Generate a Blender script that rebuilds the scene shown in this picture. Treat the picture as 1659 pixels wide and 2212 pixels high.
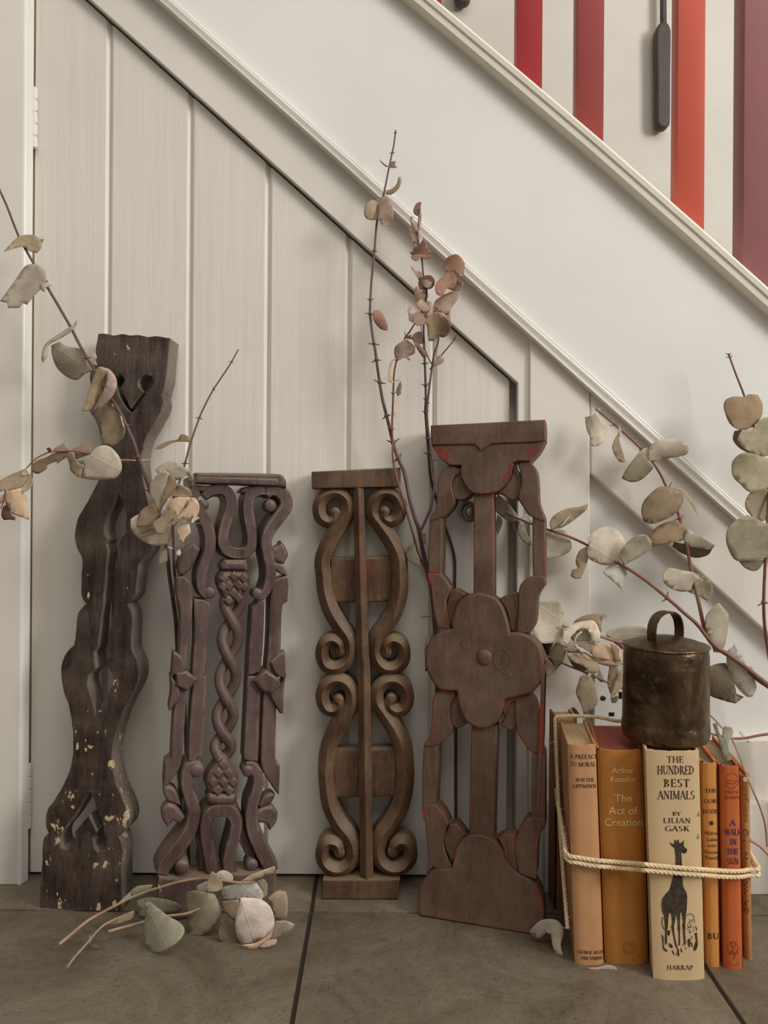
import bpy, bmesh, math, random
from mathutils import Vector, Matrix, noise
from mathutils.geometry import delaunay_2d_cdt, tessellate_polygon

# ------------------------------------------------------------------ clear
for o in list(bpy.data.objects):
    bpy.data.objects.remove(o)
SC = bpy.context.scene
COL = SC.collection
rnd = random.Random(7)

# ------------------------------------------------------------------ camera
F, CX, YH, H = 1661.0, 829.5, 1060.0, 0.476      # focal (px), principal point, lens height
ROLL = math.radians(0.4)
CR, SR = math.cos(ROLL), math.sin(ROLL)
cam_d = bpy.data.cameras.new('camera')
cam_d.sensor_width = 36.0
cam_d.lens = F / 2212.0 * 36.0
cam_d.shift_y = -(1106.0 - YH) / 2212.0
cam_d.clip_start = 0.02
cam = bpy.data.objects.new('camera', cam_d)
COL.objects.link(cam)
cam.matrix_world = (Matrix.Translation((0, 0, H)) @ Matrix.Rotation(math.pi / 2, 4, 'X')
                    @ Matrix.Rotation(ROLL, 4, 'Z'))
SC.camera = cam

# ------------------------------------------------------------------ light
SC.view_settings.view_transform = 'Standard'
SC.view_settings.look = 'None'
SC.view_settings.gamma = 1.0
SC.view_settings.use_curve_mapping = False
SC.view_settings.exposure = -0.27
w = bpy.data.worlds.new('room_light')
SC.world = w
w.use_nodes = True
bg = w.node_tree.nodes['Background']
bg.inputs[0].default_value = (1.0, 0.975, 0.94, 1)
bg.inputs[1].default_value = 0.41


def area(name, loc, target, sx, sy, power, color):
    d = bpy.data.lights.new(name, 'AREA')
    d.shape = 'RECTANGLE'
    d.size, d.size_y = sx, sy
    d.energy = power
    d.color = color
    o = bpy.data.objects.new(name, d)
    COL.objects.link(o)
    o.location = loc
    o.rotation_euler = (Vector(target) - Vector(loc)).to_track_quat('-Z', 'Y').to_euler()
    return o


area('window_daylight', (2.8, -1.0, 1.75), (0.1, 0.9, 0.6), 0.9, 1.2, 79.0, (1.0, 0.985, 0.96))
area('overhead_fill', (0.4, -0.7, 2.5), (0.3, -0.3, 0.0), 1.6, 1.6, 29.0, (1.0, 0.97, 0.92))  # added fill standing in for light bounced off the ceiling
area('stairwell_area', (1.6, 0.2, 2.4), (0.6, 1.8, 1.0), 0.9, 0.9, 9.0, (1.0, 0.96, 0.9))  # area source aimed at the far stair wall


# ------------------------------------------------------------------ projection helpers
def P(px, py, Y):
    """the point of the place seen at photo pixel (px,py), at distance Y from the lens"""
    u, v = (px - CX) / F, (YH - py) / F
    return Vector(((u * CR - v * SR) * Y, Y, H + (u * SR + v * CR) * Y))


def on_plane(px, py, pl):
    """the same, on the leaning plane Y = a + b X + c Z"""
    a, b, c = pl
    u, v = (px - CX) / F, (YH - py) / F
    dx, dz = u * CR - v * SR, u * SR + v * CR
    Y = (a + c * H) / (1 - b * dx - c * dz)
    return Vector((dx * Y, Y, H + dz * Y))


def on_floor(px, py, z=0.0):
    u, v = (px - CX) / F, (YH - py) / F
    dx, dz = u * CR - v * SR, u * SR + v * CR
    Y = (z - H) / dz
    return Vector((dx * Y, Y, z))


ZM = {  # close-up frames: origin and magnification
    '1': (60, 700, 3.4559), '2': (60, 1300, 3.159), '3': (330, 1000, 4.809), '4': (330, 1440, 4.609),
    '5': (650, 990, 4.4222), '6': (650, 1440, 4.2556), '7': (890, 890, 3.748), '8': (890, 1440, 3.687),
    'A': (0, 400, 2.572), 'B': (740, 260, 2.989), 'C': (1130, 740, 3.136), 'D': (1100, 1240, 2.968),
    'E': (100, 1840, 2.860), 'F': (260, 930, 4.705), 'G': (0, 920, 5.925), 'H': (1140, 1290, 7.541),
    'I': (840, 420, 5.028), 'J': (1480, 1480, 4.251), 'p': (0, 0, 1.0), 'g': (1390, 1780, 6.167),
    'k': (1200, 1820, 7.136), 's': (1550, 1640, 18.43), 't': (1410, 1960, 13.825), 'l': (1590, 1780, 10.53)}


def Z(k, pts):
    ox, oy, s = ZM[k]
    return [(ox + p[0] / s, oy + p[1] / s) for p in pts]


def smooth(pts, n=5, closed=True, corner=50):
    """Catmull-Rom through pts, keeping sharp corners sharp"""
    m = len(pts)
    V = [Vector(p) for p in pts]
    tan = []
    for i in range(m):
        if not closed and i in (0, m - 1):
            tan.append(None)
            continue
        a, b = V[i] - V[i - 1], V[(i + 1) % m] - V[i]
        if a.length < 1e-9 or b.length < 1e-9:
            tan.append(None)
            continue
        ang = math.degrees(a.to_2d().angle(b.to_2d())) if len(a) > 1 else 0
        tan.append(None if ang > corner else (V[(i + 1) % m] - V[i - 1]) * 0.5)
    out = []
    for i in range(m if closed else m - 1):
        p0, p1 = V[i], V[(i + 1) % m]
        d = p1 - p0
        t0 = tan[i] if tan[i] is not None else d
        t1 = tan[(i + 1) % m] if tan[(i + 1) % m] is not None else d
        if t0.length > 1.2 * d.length: t0 = t0 * (1.2 * d.length / t0.length)
        if t1.length > 1.2 * d.length: t1 = t1 * (1.2 * d.length / t1.length)
        steps = 1 if (tan[i] is None and tan[(i + 1) % m] is None) else n
        for k in range(steps):
            t = k / steps
            h00, h10 = 2 * t**3 - 3 * t**2 + 1, t**3 - 2 * t**2 + t
            h01, h11 = -2 * t**3 + 3 * t**2, t**3 - t**2
            out.append(h00 * p0 + h10 * t0 + h01 * p1 + h11 * t1)
    if not closed:
        out.append(V[-1])
    return out


# ------------------------------------------------------------------ object helpers
def thing(name, label, cat, loc=(0, 0, 0), group=None):
    o = bpy.data.objects.new(name, None)
    COL.objects.link(o)
    o.empty_display_size = 0.02
    o.location = loc
    o['label'] = label
    o['category'] = cat
    if group: o['group'] = group
    o['base'] = list(loc)
    return o


def base_of(parent):
    o = parent
    while o.parent: o = o.parent
    return Vector(o['base']) if 'base' in o else Vector((0, 0, 0))


def obj(name, verts, faces, mat, parent=None, flat=False, uvs=None, angle=0.6):
    """ONE mesh object; verts are given in world space"""
    me = bpy.data.meshes.new(name)
    off = base_of(parent) if parent else Vector((0, 0, 0))
    me.from_pydata([tuple(Vector(v) - off) for v in verts], [], faces)
    if uvs:
        ul = me.uv_layers.new(name='UVMap')
        for lp in me.loops:
            ul.data[lp.index].uv = uvs[lp.vertex_index]
    me.materials.append(mat)
    if not flat:
        me.shade_smooth()
        me.set_sharp_from_angle(angle=angle)
    me.update()
    o = bpy.data.objects.new(name, me)
    COL.objects.link(o)
    if parent: o.parent = parent
    return o


def struct(name, verts, faces, mat, parent=None, flat=False):
    o = obj(name, verts, faces, mat, parent, flat)
    if not parent: o['kind'] = 'structure'
    return o


class MB:
    """collects the faces of ONE mesh"""
    def __init__(self): self.v, self.f = [], []

    def add(self, vs, fs):
        n = len(self.v)
        self.v += [Vector(p) for p in vs]
        self.f += [[i + n for i in q] for q in fs]
        return self

    def box(self, x0, x1, y0, y1, z0, z1, c=0.0):
        if c <= 0:
            vs = [(x, y, z) for z in (z0, z1) for y in (y0, y1) for x in (x0, x1)]
            fs = [(0, 2, 3, 1), (4, 5, 7, 6), (0, 1, 5, 4), (2, 6, 7, 3), (0, 4, 6, 2), (1, 3, 7, 5)]
            return self.add(vs, fs)
        bm = bmesh.new()
        bmesh.ops.create_cube(bm, size=1.0)
        for v in bm.verts:
            v.co = Vector(((x0 + x1) / 2 + v.co.x * (x1 - x0), (y0 + y1) / 2 + v.co.y * (y1 - y0),
                           (z0 + z1) / 2 + v.co.z * (z1 - z0)))
        bmesh.ops.bevel(bm, geom=bm.edges[:], offset=c, segments=2, affect='EDGES', profile=0.5)
        bm.verts.index_update()
        self.add([v.co.copy() for v in bm.verts], [[v.index for v in f.verts] for f in bm.faces])
        bm.free()
        return self

    def lathe(self, prof, origin, axis='Z', n=32):
        """prof: list of (radius, height)"""
        vs, fs = [], []
        o = Vector(origin)
        for r, h in prof:
            for k in range(n):
                a = 2 * math.pi * k / n
                p = {'Z': (r * math.cos(a), r * math.sin(a), h), 'Y': (r * math.cos(a), h, r * math.sin(a))}[axis]
                vs.append(o + Vector(p))
        for i in range(len(prof) - 1):
            for k in range(n):
                k2 = (k + 1) % n
                fs.append((i * n + k, i * n + k2, (i + 1) * n + k2, (i + 1) * n + k))
        fs.append(tuple(range(n - 1, -1, -1)))
        fs.append(tuple((len(prof) - 1) * n + k for k in range(n)))
        return self.add(vs, fs)

    def tube(self, path, rad, n=8, cap=True):
        path = [Vector(p) for p in path]
        if not isinstance(rad, (list, tuple)): rad = [rad] * len(path)
        t0 = (path[1] - path[0]).normalized()
        up = Vector((0, 0, 1)) if abs(t0.z) < 0.9 else Vector((1, 0, 0))
        nrm = t0.cross(up).normalized()
        vs, fs = [], []
        for i, p in enumerate(path):
            t = (path[min(i + 1, len(path) - 1)] - path[max(i - 1, 0)])
            if t.length < 1e-9: t = t0
            t.normalize()
            nrm = nrm - t * nrm.dot(t)
            if nrm.length < 1e-6: nrm = t.orthogonal()
            nrm.normalize()
            bi = t.cross(nrm)
            for k in range(n):
                a = 2 * math.pi * k / n
                vs.append(p + (nrm * math.cos(a) + bi * math.sin(a)) * rad[i])
        for i in range(len(path) - 1):
            for k in range(n):
                k2 = (k + 1) % n
                fs.append((i * n + k, i * n + k2, (i + 1) * n + k2, (i + 1) * n + k))
        if cap:
            fs.append(tuple(range(n - 1, -1, -1)))
            fs.append(tuple((len(path) - 1) * n + k for k in range(n)))
        return self.add(vs, fs)

    def ball(self, c, r, n=12, squash=(1, 1, 1)):
        vs, fs = [], []
        m = n // 2
        for i in range(m + 1):
            th = math.pi * i / m
            for k in range(n):
                a = 2 * math.pi * k / n
                vs.append(Vector(c) + Vector((r * squash[0] * math.sin(th) * math.cos(a),
                                              r * squash[1] * math.sin(th) * math.sin(a),
                                              r * squash[2] * math.cos(th))))
        for i in range(m):
            for k in range(n):
                k2 = (k + 1) % n
                fs.append((i * n + k, (i + 1) * n + k, (i + 1) * n + k2, i * n + k2))
        return self.add(vs, fs)

    def build(self, name, mat, parent=None, flat=False, angle=0.6):
        return obj(name, self.v, self.f, mat, parent, flat, angle=angle)


def slab_mesh(loops, t, bev=0.0, res=1):
    """flat board of thickness t cut to the loops (first outline, then holes); local z from -t to 0"""
    cu = bpy.data.curves.new('tmp', 'CURVE')
    cu.dimensions = '2D'
    cu.fill_mode = 'BOTH'
    cu.extrude = max(t / 2 - bev, 1e-5)
    cu.bevel_depth = bev
    cu.bevel_resolution = res
    cu.offset = -bev
    for lp in loops:
        sp = cu.splines.new('POLY')
        sp.points.add(len(lp) - 1)
        for i, p in enumerate(lp): sp.points[i].co = (p[0], p[1], 0, 1)
        sp.use_cyclic_u = True
    o = bpy.data.objects.new('tmp', cu)
    COL.objects.link(o)
    dg = bpy.context.evaluated_depsgraph_get()
    me = bpy.data.meshes.new_from_object(o.evaluated_get(dg))
    vs = [v.co - Vector((0, 0, t / 2)) for v in me.vertices]
    fs = [list(p.vertices) for p in me.polygons]
    bpy.data.objects.remove(o)
    bpy.data.curves.remove(cu)
    bpy.data.meshes.remove(me)
    return vs, fs


class Plane:
    """the plane a carved board lies in, with its own 2-D frame"""
    def __init__(self, a, b, c):
        self.pl = (a, b, c)
        self.n = Vector((b, -1, c)).normalized()
        up = Vector((0, 0, 1))
        self.e2 = (up - self.n * up.dot(self.n)).normalized()
        self.e1 = self.e2.cross(self.n)
        self.O = Vector((0, a, 0))

    def loc(self, q):
        w_ = on_plane(q[0], q[1], self.pl) - self.O
        return Vector((w_.dot(self.e1), w_.dot(self.e2)))

    def world(self, x, y, z):
        return self.O + self.e1 * x + self.e2 * y + self.n * z


def slab(parent, name, pl, loops, h, t, bev, mat, n=5, corner=50, wob=0.0, res=1, struct_=False):
    """board part: loops in photo pixels, front face h above plane pl, thickness t"""
    L = [smooth([pl.loc(q) for q in lp], n, True, corner) for lp in loops]
    vs, fs = slab_mesh(L, t, bev, res)
    out = []
    for v in vs:
        q = pl.world(v.x, v.y, v.z + h)
        if wob: q += noise.noise_vector(q * 90) * wob
        out.append(q)
    o = obj(name, out, fs, mat, parent)
    return o


def ribbon(parent, name, pl, pts, wid, prof, mat, n=6, h=0.0, taper=None):
    """carved strap: prof = list of (across -1..1, height) swept along pts (photo px), widths in px"""
    C = smooth([pl.loc(q) for q in pts], n, False, 80)
    if not isinstance(wid, (list, tuple)): wid = [wid] * len(pts)
    W = []
    for i in range(len(pts) - 1):
        k = 0
    # widths interpolated along the samples
    m = len(C)
    for j in range(m):
        t = j / (m - 1) * (len(pts) - 1)
        i = min(int(t), len(pts) - 2)
        W.append(wid[i] + (wid[i + 1] - wid[i]) * (t - i))
    sc = pl.pl[0] / F
    vs, fs = [], []
    k = len(prof)
    for j, c in enumerate(C):
        tg = (C[min(j + 1, m - 1)] - C[max(j - 1, 0)])
        tg.normalize()
        nr = Vector((tg.y, -tg.x))
        hw = W[j] * sc * 0.5
        for s, z in prof:
            vs.append(pl.world(c.x + nr.x * s * hw, c.y + nr.y * s * hw, z + h))
    for j in range(m - 1):
        for i in range(k - 1):
            fs.append((j * k + i, j * k + i + 1, (j + 1) * k + i + 1, (j + 1) * k + i))
        fs.append((j * k + k - 1, j * k, (j + 1) * k, (j + 1) * k + k - 1))
    fs.append(tuple(range(k)))
    fs.append(tuple((m - 1) * k + i for i in range(k - 1, -1, -1)))
    return obj(name, vs, fs, mat, parent, angle=0.5)


def knob_on(parent, name, pl, q, r_px, h, mat, hgt=0.4, t=0.02):
    """rounded boss on the board at photo pixel q"""
    c = pl.loc(q)
    r = r_px * pl.pl[0] / F
    prof = [(r, -t), (r, h - r * hgt)] + [(r * math.cos(a), h - r * hgt + r * hgt * math.sin(a))
                                        for a in (0.3, 0.6, 0.9, 1.2, 1.45)]
    vs, fs = [], []
    nn = 20
    for rr, z in prof:
        for k in range(nn):
            a = 2 * math.pi * k / nn
            vs.append(pl.world(c.x + rr * math.cos(a), c.y + rr * math.sin(a), z))
    for i in range(len(prof) - 1):
        for k in range(nn):
            k2 = (k + 1) % nn
            fs.append((i * nn + k, i * nn + k2, (i + 1) * nn + k2, (i + 1) * nn + k))
    fs.append(tuple((len(prof) - 1) * nn + k for k in range(nn)))
    fs.append(tuple(range(nn - 1, -1, -1)))
    return obj(name, vs, fs, mat, parent)


# ------------------------------------------------------------------ materials
def lin(c):
    c = c / 255.0
    return c / 12.92 if c <= 0.04045 else ((c + 0.055) / 1.055) ** 2.4


def rgb(r, g, b, k=1.0):
    return (min(lin(r) * k, 0.95), min(lin(g) * k, 0.95), min(lin(b) * k, 0.95), 1)


class M:
    """small node-material builder"""
    def __init__(self, name, rough=0.6, spec=0.5, metal=0.0):
        self.m = bpy.data.materials.new(name)
        self.m.use_nodes = True
        self.nt = self.m.node_tree
        self.b = self.nt.nodes['Principled BSDF']
        self.out = self.nt.nodes['Material Output']
        self.b.inputs['Roughness'].default_value = rough
        self.b.inputs['Specular IOR Level'].default_value = spec
        self.b.inputs['Metallic'].default_value = metal
        self.tc = self.nt.nodes.new('ShaderNodeTexCoord')

    def node(self, t, **kw):
        n = self.nt.nodes.new(t)
        for k, v in kw.items(): setattr(n, k, v)
        return n

    def link(self, a, b): self.nt.links.new(a, b)

    def vec(self, scale=(1, 1, 1), rot=(0, 0, 0), src='Object'):
        mp = self.node('ShaderNodeMapping')
        mp.inputs['Scale'].default_value = scale
        mp.inputs['Rotation'].default_value = rot
        self.link(self.tc.outputs[src], mp.inputs[0])
        return mp.outputs[0]

    def noise(self, scale, detail=4, rough=0.55, vec=None, dist=0.0):
        n = self.node('ShaderNodeTexNoise')
        n.inputs['Scale'].default_value = scale
        n.inputs['Detail'].default_value = detail
        n.inputs['Roughness'].default_value = rough
        n.inputs['Distortion'].default_value = dist
        self.link(vec if vec is not None else self.tc.outputs['Object'], n.inputs['Vector'])
        return n.outputs[0]

    def ramp(self, fac, stops, interp='LINEAR'):
        r = self.node('ShaderNodeValToRGB')
        r.color_ramp.interpolation = interp
        el = r.color_ramp.elements
        while len(el) < len(stops): el.new(0.5)
        for e, (p, c) in zip(el, stops):
            e.position = p
            e.color = c if isinstance(c, tuple) else (c, c, c, 1)
        self.link(fac, r.inputs[0])
        return r.outputs[0]

    def mix(self, fac, a, b, mode='MIX'):
        n = self.node('ShaderNodeMix', data_type='RGBA', blend_type=mode)
        for s, v in ((n.inputs[0], fac), (n.inputs[6], a), (n.inputs[7], b)):
            if isinstance(v, (int, float, tuple)): s.default_value = v
            else: self.link(v, s)
        return n.outputs[2]

    def math(self, op, a, b=0.5):
        n = self.node('ShaderNodeMath', operation=op)
        for s, v in ((n.inputs[0], a), (n.inputs[1], b)):
            if isinstance(v, (int, float)): s.default_value = v
            else: self.link(v, s)
        return n.outputs[0]

    def color(self, c):
        if isinstance(c, tuple): self.b.inputs['Base Color'].default_value = c
        else: self.link(c, self.b.inputs['Base Color'])

    def bump(self, h, strength=0.3, dist=0.002, prev=None):
        n = self.node('ShaderNodeBump')
        n.inputs['Strength'].default_value = strength
        n.inputs['Distance'].default_value = dist
        self.link(h, n.inputs['Height'])
        if prev is not None: self.link(prev, n.inputs['Normal'])
        self.link(n.outputs[0], self.b.inputs['Normal'])
        return n.outputs[0]

    def rough(self, v): self.link(v, self.b.inputs['Roughness'])

    def edge_mask(self, radius=0.003):
        """1 on worn arrises"""
        bv = self.node('ShaderNodeBevel', samples=4)
        bv.inputs['Radius'].default_value = radius
        g = self.node('ShaderNodeNewGeometry')
        d = self.node('ShaderNodeVectorMath', operation='DOT_PRODUCT')
        self.link(bv.outputs[0], d.inputs[0])
        self.link(g.outputs['Normal'], d.inputs[1])
        return self.ramp(d.outputs['Value'], [(0.90, 1.0), (0.998, 0.0)])


def paint(name, c, rough=0.38, grain=(55, 55, 2.2), gs=0.22):
    m = M(name, rough, 0.45)
    streak = m.noise(1.0, 5, 0.6, m.vec(grain))
    blot = m.noise(5.0, 3)
    col = m.mix(m.ramp(blot, [(0.35, 0.0), (0.7, 1.0)]), c, tuple(x * 0.93 for x in c[:3]) + (1,))
    m.color(col)
    m.rough(m.ramp(streak, [(0.3, rough - 0.06), (0.7, rough + 0.12)]))
    b1 = m.bump(streak, gs, 0.0016)
    m.bump(m.noise(160, 3), 0.06, 0.001, b1)
    return m.m


WHITE = rgb(233, 226, 214)
WHITE2 = rgb(234, 231, 224)
M_door = paint('painted_planks', WHITE, 0.33, (48, 48, 1.6), 0.85)
M_frame = paint('painted_frame', WHITE, 0.40, (40, 40, 4.0), 0.10)
M_string = paint('painted_string', WHITE2, 0.42, (6, 30, 30), 0.05)
M_cap = paint('painted_cap', rgb(238, 231, 212), 0.4, (4, 30, 30), 0.1)
M_wall = paint('wall_paint', rgb(232, 226, 214), 0.6, (20, 20, 20), 0.04)
M_gloss = paint('gloss_paint', rgb(236, 232, 224), 0.25, (60, 60, 2.0), 0.12)


def wood(name, dark, mid, light, rough=0.6, grain=(70, 70, 5), bump=0.5, chips=None, red=None, edge=None,
         chip_thr=0.62, dust=None, side=None, front=None):
    m = M(name, rough, 0.4)
    g = m.noise(1.0, 6, 0.65, m.vec(grain), 0.3)
    bl = m.noise(14, 5, 0.6)
    col = m.mix(m.ramp(g, [(0.35, 0.0), (0.68, 1.0)]), dark, mid)
    col = m.mix(m.ramp(bl, [(0.42, 0.0), (0.72, 1.0)]), col, light)
    fi = m.noise(1.0, 4, 0.7, m.vec((190, 190, 60)))
    col = m.mix(m.ramp(fi, [(0.56, 0.0), (0.76, 0.36)]), col, tuple(min(x * 1.5, 1) for x in light[:3]) + (1,))
    col = m.mix(m.ramp(fi, [(0.26, 0.5), (0.44, 0.0)]), col, tuple(x * 0.45 for x in dark[:3]) + (1,))
    hgt = m.math('ADD', m.math('MULTIPLY', g, 0.8), m.math('ADD', m.math('MULTIPLY', bl, 0.3), m.math('MULTIPLY', fi, 0.35)))
    if red:
        rn = m.ramp(m.noise(9, 4, 0.6), [(0.55, 0.0), (0.68, 1.0)])
        col = m.mix(m.math('MULTIPLY', rn, 0.75), col, red)
    if edge:
        em = m.math('MULTIPLY', m.edge_mask(0.0045), m.ramp(m.noise(28, 4), [(0.47, 0.0), (0.60, 1.0)]))
        col = m.mix(em, col, edge)
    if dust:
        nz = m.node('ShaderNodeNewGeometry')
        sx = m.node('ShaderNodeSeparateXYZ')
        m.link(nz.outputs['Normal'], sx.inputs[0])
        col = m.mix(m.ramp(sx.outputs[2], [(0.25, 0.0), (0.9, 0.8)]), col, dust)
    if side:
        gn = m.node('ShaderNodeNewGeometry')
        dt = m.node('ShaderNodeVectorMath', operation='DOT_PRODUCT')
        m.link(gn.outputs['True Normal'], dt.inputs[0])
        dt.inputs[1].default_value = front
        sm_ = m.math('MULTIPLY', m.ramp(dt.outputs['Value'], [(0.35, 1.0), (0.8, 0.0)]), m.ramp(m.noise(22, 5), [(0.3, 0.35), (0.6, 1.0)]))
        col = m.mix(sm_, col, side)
    if chips:
        c1 = m.noise(74, 8, 0.6, m.vec((1.2, 1.2, 0.7)))
        c2 = m.noise(5, 2, 0.5)
        cm = m.math('ADD', c1, m.math('MULTIPLY', m.math('SUBTRACT', c2, 0.5), 0.6))
        zz = m.node('ShaderNodeSeparateXYZ')
        m.link(m.tc.outputs['Object'], zz.inputs[0])
        cm = m.math('ADD', cm, m.math('MULTIPLY', m.math('SUBTRACT', 0.30, zz.outputs[2]), 0.16))
        cm = m.ramp(cm, [(chip_thr, 0.0), (chip_thr + 0.012, 1.0)])
        col = m.mix(cm, col, chips)
        hgt = m.math('SUBTRACT', hgt, m.math('MULTIPLY', cm, 0.5))
    m.color(col)
    m.rough(m.ramp(bl, [(0.3, rough - 0.12), (0.7, rough + 0.15)]))
    m.bump(hgt, bump, 0.003)
    return m.m


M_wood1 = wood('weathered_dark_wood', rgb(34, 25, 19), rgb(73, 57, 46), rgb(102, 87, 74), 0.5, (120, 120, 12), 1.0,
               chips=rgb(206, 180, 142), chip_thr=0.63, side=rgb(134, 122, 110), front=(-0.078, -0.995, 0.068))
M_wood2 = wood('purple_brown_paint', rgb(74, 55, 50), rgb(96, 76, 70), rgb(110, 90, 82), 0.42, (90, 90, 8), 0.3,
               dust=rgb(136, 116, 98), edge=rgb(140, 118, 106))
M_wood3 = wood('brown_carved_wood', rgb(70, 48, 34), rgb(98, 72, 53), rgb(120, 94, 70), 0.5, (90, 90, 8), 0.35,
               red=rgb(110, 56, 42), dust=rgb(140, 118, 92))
M_wood4 = wood('dusty_brown_paint', rgb(84, 60, 47), rgb(104, 78, 62), rgb(118, 94, 78), 0.55, (60, 60, 10), 0.3,
               red=rgb(98, 54, 40), edge=rgb(150, 44, 28))
M_wood4b = wood('dusty_brown_groove', rgb(84, 60, 47), rgb(104, 78, 62), rgb(118, 94, 78), 0.55, (60, 60, 10), 0.3)


def plain(name, c, rough=0.6, spec=0.4, mott=0.12, scale=40, bump=0.1, metal=0.0):
    m = M(name, rough, spec, metal)
    n = m.noise(scale, 4, 0.6)
    m.color(m.mix(m.ramp(n, [(0.3, 0.0), (0.7, 1.0)]), tuple(x * (1 - mott) for x in c[:3]) + (1,),
                  tuple(min(x * (1 + mott), 1) for x in c[:3]) + (1,)))
    if bump: m.bump(n, bump, 0.001)
    return m.m


M_dark = plain('cupboard_shade', rgb(30, 27, 24), 0.9, 0.1)  # near black stands in for the shade inside the cupboard
M_black = plain('hole_shade', rgb(18, 18, 20), 0.5)  # flat black paints the shade inside pin holes and screw slots
M_steel = plain('dull_steel', rgb(150, 150, 145), 0.35, 0.5, 0.1, 60, 0.05, 0.9)
M_brass = plain('tarnished_screw', rgb(120, 105, 85), 0.4, 0.5, 0.2, 90, 0.05, 0.8)
M_plate = plain('white_plastic', rgb(226, 224, 218), 0.35, 0.4, 0.03, 20, 0)


def tile_mat():
    m = M('stone_tile', 0.5, 0.4)
    inf = m.node('ShaderNodeObjectInfo')
    vadd = m.node('ShaderNodeVectorMath', operation='ADD')
    m.link(m.tc.outputs['Object'], vadd.inputs[0])
    m.link(inf.outputs['Location'], vadd.inputs[1])
    a = m.noise(9, 10, 0.72, vadd.outputs[0], 0.9)
    b = m.noise(70, 6, 0.65, vadd.outputs[0])
    col = m.mix(m.ramp(a, [(0.34, 0.0), (0.64, 1.0)]), rgb(92, 82, 66), rgb(136, 125, 107))
    col = m.mix(m.ramp(b, [(0.38, 0.0), (0.72, 0.8)]), col, rgb(122, 109, 90))
    sp = m.ramp(m.noise(150, 3, 0.6, vadd.outputs[0]), [(0.62, 0.0), (0.70, 0.55)])
    col = m.mix(sp, col, rgb(74, 65, 52))
    vo = m.noise(22, 6, 0.6, vadd.outputs[0], 2.5)
    ck = m.ramp(m.math('ABSOLUTE', m.math('SUBTRACT', vo, 0.5), 0.0), [(0.0, 0.5), (0.012, 0.0)])
    col = m.mix(ck, col, rgb(70, 62, 50))
    m.color(col)
    m.rough(m.ramp(a, [(0.3, 0.42), (0.7, 0.58)]))
    m.bump(m.math('ADD', m.math('MULTIPLY', a, 1.0), m.math('MULTIPLY', b, 0.5)), 0.5, 0.005)
    return m.m


M_tile = tile_mat()
M_grout = plain('grout', rgb(66, 60, 52), 0.9, 0.2, 0.15, 80, 0.2)
# ================================================================== THE SETTING
YD, YF, YS, YJ, YB = 0.945, 0.934, 0.929, 0.922, 0.9116    # door, frame, stile, jamb, baseboard fronts


def plate(name, pts, Y, t, mat, parent=None, bev=0.001, h=0.0):
    pl = Plane(Y, 0, 0)
    o = slab(parent, name, pl, [pts], h, t, bev, mat, 1, 0)
    if not parent: o['kind'] = 'structure'
    return o


# ---- floor: bed of grout with each tile its own piece
fl = struct('floor', *(lambda m: (m.v, m.f))(MB().box(-4, 4, -4.5, 1.86, -0.03, -0.0035)), M_grout)
jx1 = on_floor(649, 2100).x
jx2 = on_floor(1533, 2101).x
TS = jx2 - jx1
jy = on_floor(800, 1970).y
tile_src = None
xi0, yi0 = -4, -6
g = 0.0023
for i in range(xi0, 5):
    for j in range(yi0, 2):
        x0 = jx1 + i * TS
        y0 = jy + j * TS
        if x0 > 2.2 or x0 < -2.2 or y0 < -1.9: continue
        if tile_src is None:
            tile_src = MB().box(g, TS - g, g, TS - g, -0.012, 0.0, 0.0012).build('tile', M_tile, fl)
            o = tile_src
        else:
            o = tile_src.copy()
            COL.objects.link(o)
        o.location = (x0, y0, rnd.uniform(-0.0003, 0.0))

# ---- shell behind and around
struct('wall_back', *(lambda m: (m.v, m.f))(MB().box(-2.6, 2.6, 1.80, 1.86, 0, 2.6)), M_wall)
struct('ceiling', *(lambda m: (m.v, m.f))(MB().box(-2.6, 2.6, 0.1, 1.86, 2.6, 2.66)), M_wall)
struct('wall_right', *(lambda m: (m.v, m.f))(MB().box(2.54, 2.6, 0.95, 1.80, 0, 2.6)), M_wall)
struct('wall_side', *(lambda m: (m.v, m.f))(MB().box(-2.6, -2.54, 0.95, 1.80, 0, 2.6)), M_wall)
xj = P(46, 1060, YJ).x
struct('wall_left', *(lambda m: (m.v, m.f))(MB().box(-2.6, xj, YJ, YJ + 0.05, 0, 2.6, 0.002)), M_frame)
# door jamb: rounded arris and the side that faces the door
xs = P(64, 1060, YD).x
jm = MB()
prof = [(xj - 0.001, YJ + 0.0005), (xj + 0.0012, YJ + 0.0010), (xj + 0.0028, YJ + 0.0040), (xj + 0.0046, YJ + 0.0105), (xj + 0.0056, YJ + 0.0120),
        (xs - 0.0042, YJ + 0.0140), (xs - 0.0030, YJ + 0.0150), (xs - 0.0028, YJ + 0.0175), (xs - 0.0032, YJ + 0.0195), (xs - 0.016, YJ + 0.0195),
        (xs - 0.016, YJ + 0.05), (xj - 0.001, YJ + 0.05)]
vs = [(x, y, z) for z in (0.0, 2.0) for x, y in prof]
k = len(prof)
jm.add(vs, [(i, (i + 1) % k, k + (i + 1) % k, k + i) for i in range(k)] + [tuple(range(k - 1, -1, -1)), tuple(range(k, 2 * k))])
o = jm.build('trim_1', M_gloss, None, angle=0.9)
o['kind'] = 'structure'

# ---- door of tongue-and-groove planks with a raking top
def rake(px, off=0.0):
    """pixel row of the door's raking top edge at column px"""
    return (px - 183) * 0.8965 + off


A0, A1 = P(183, 0, YD), P(1101, 823, YD)
SL = (A1.z - A0.z) / (A1.x - A0.x)


def rake_z(x): return A0.z + (x - A0.x) * SL


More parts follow.
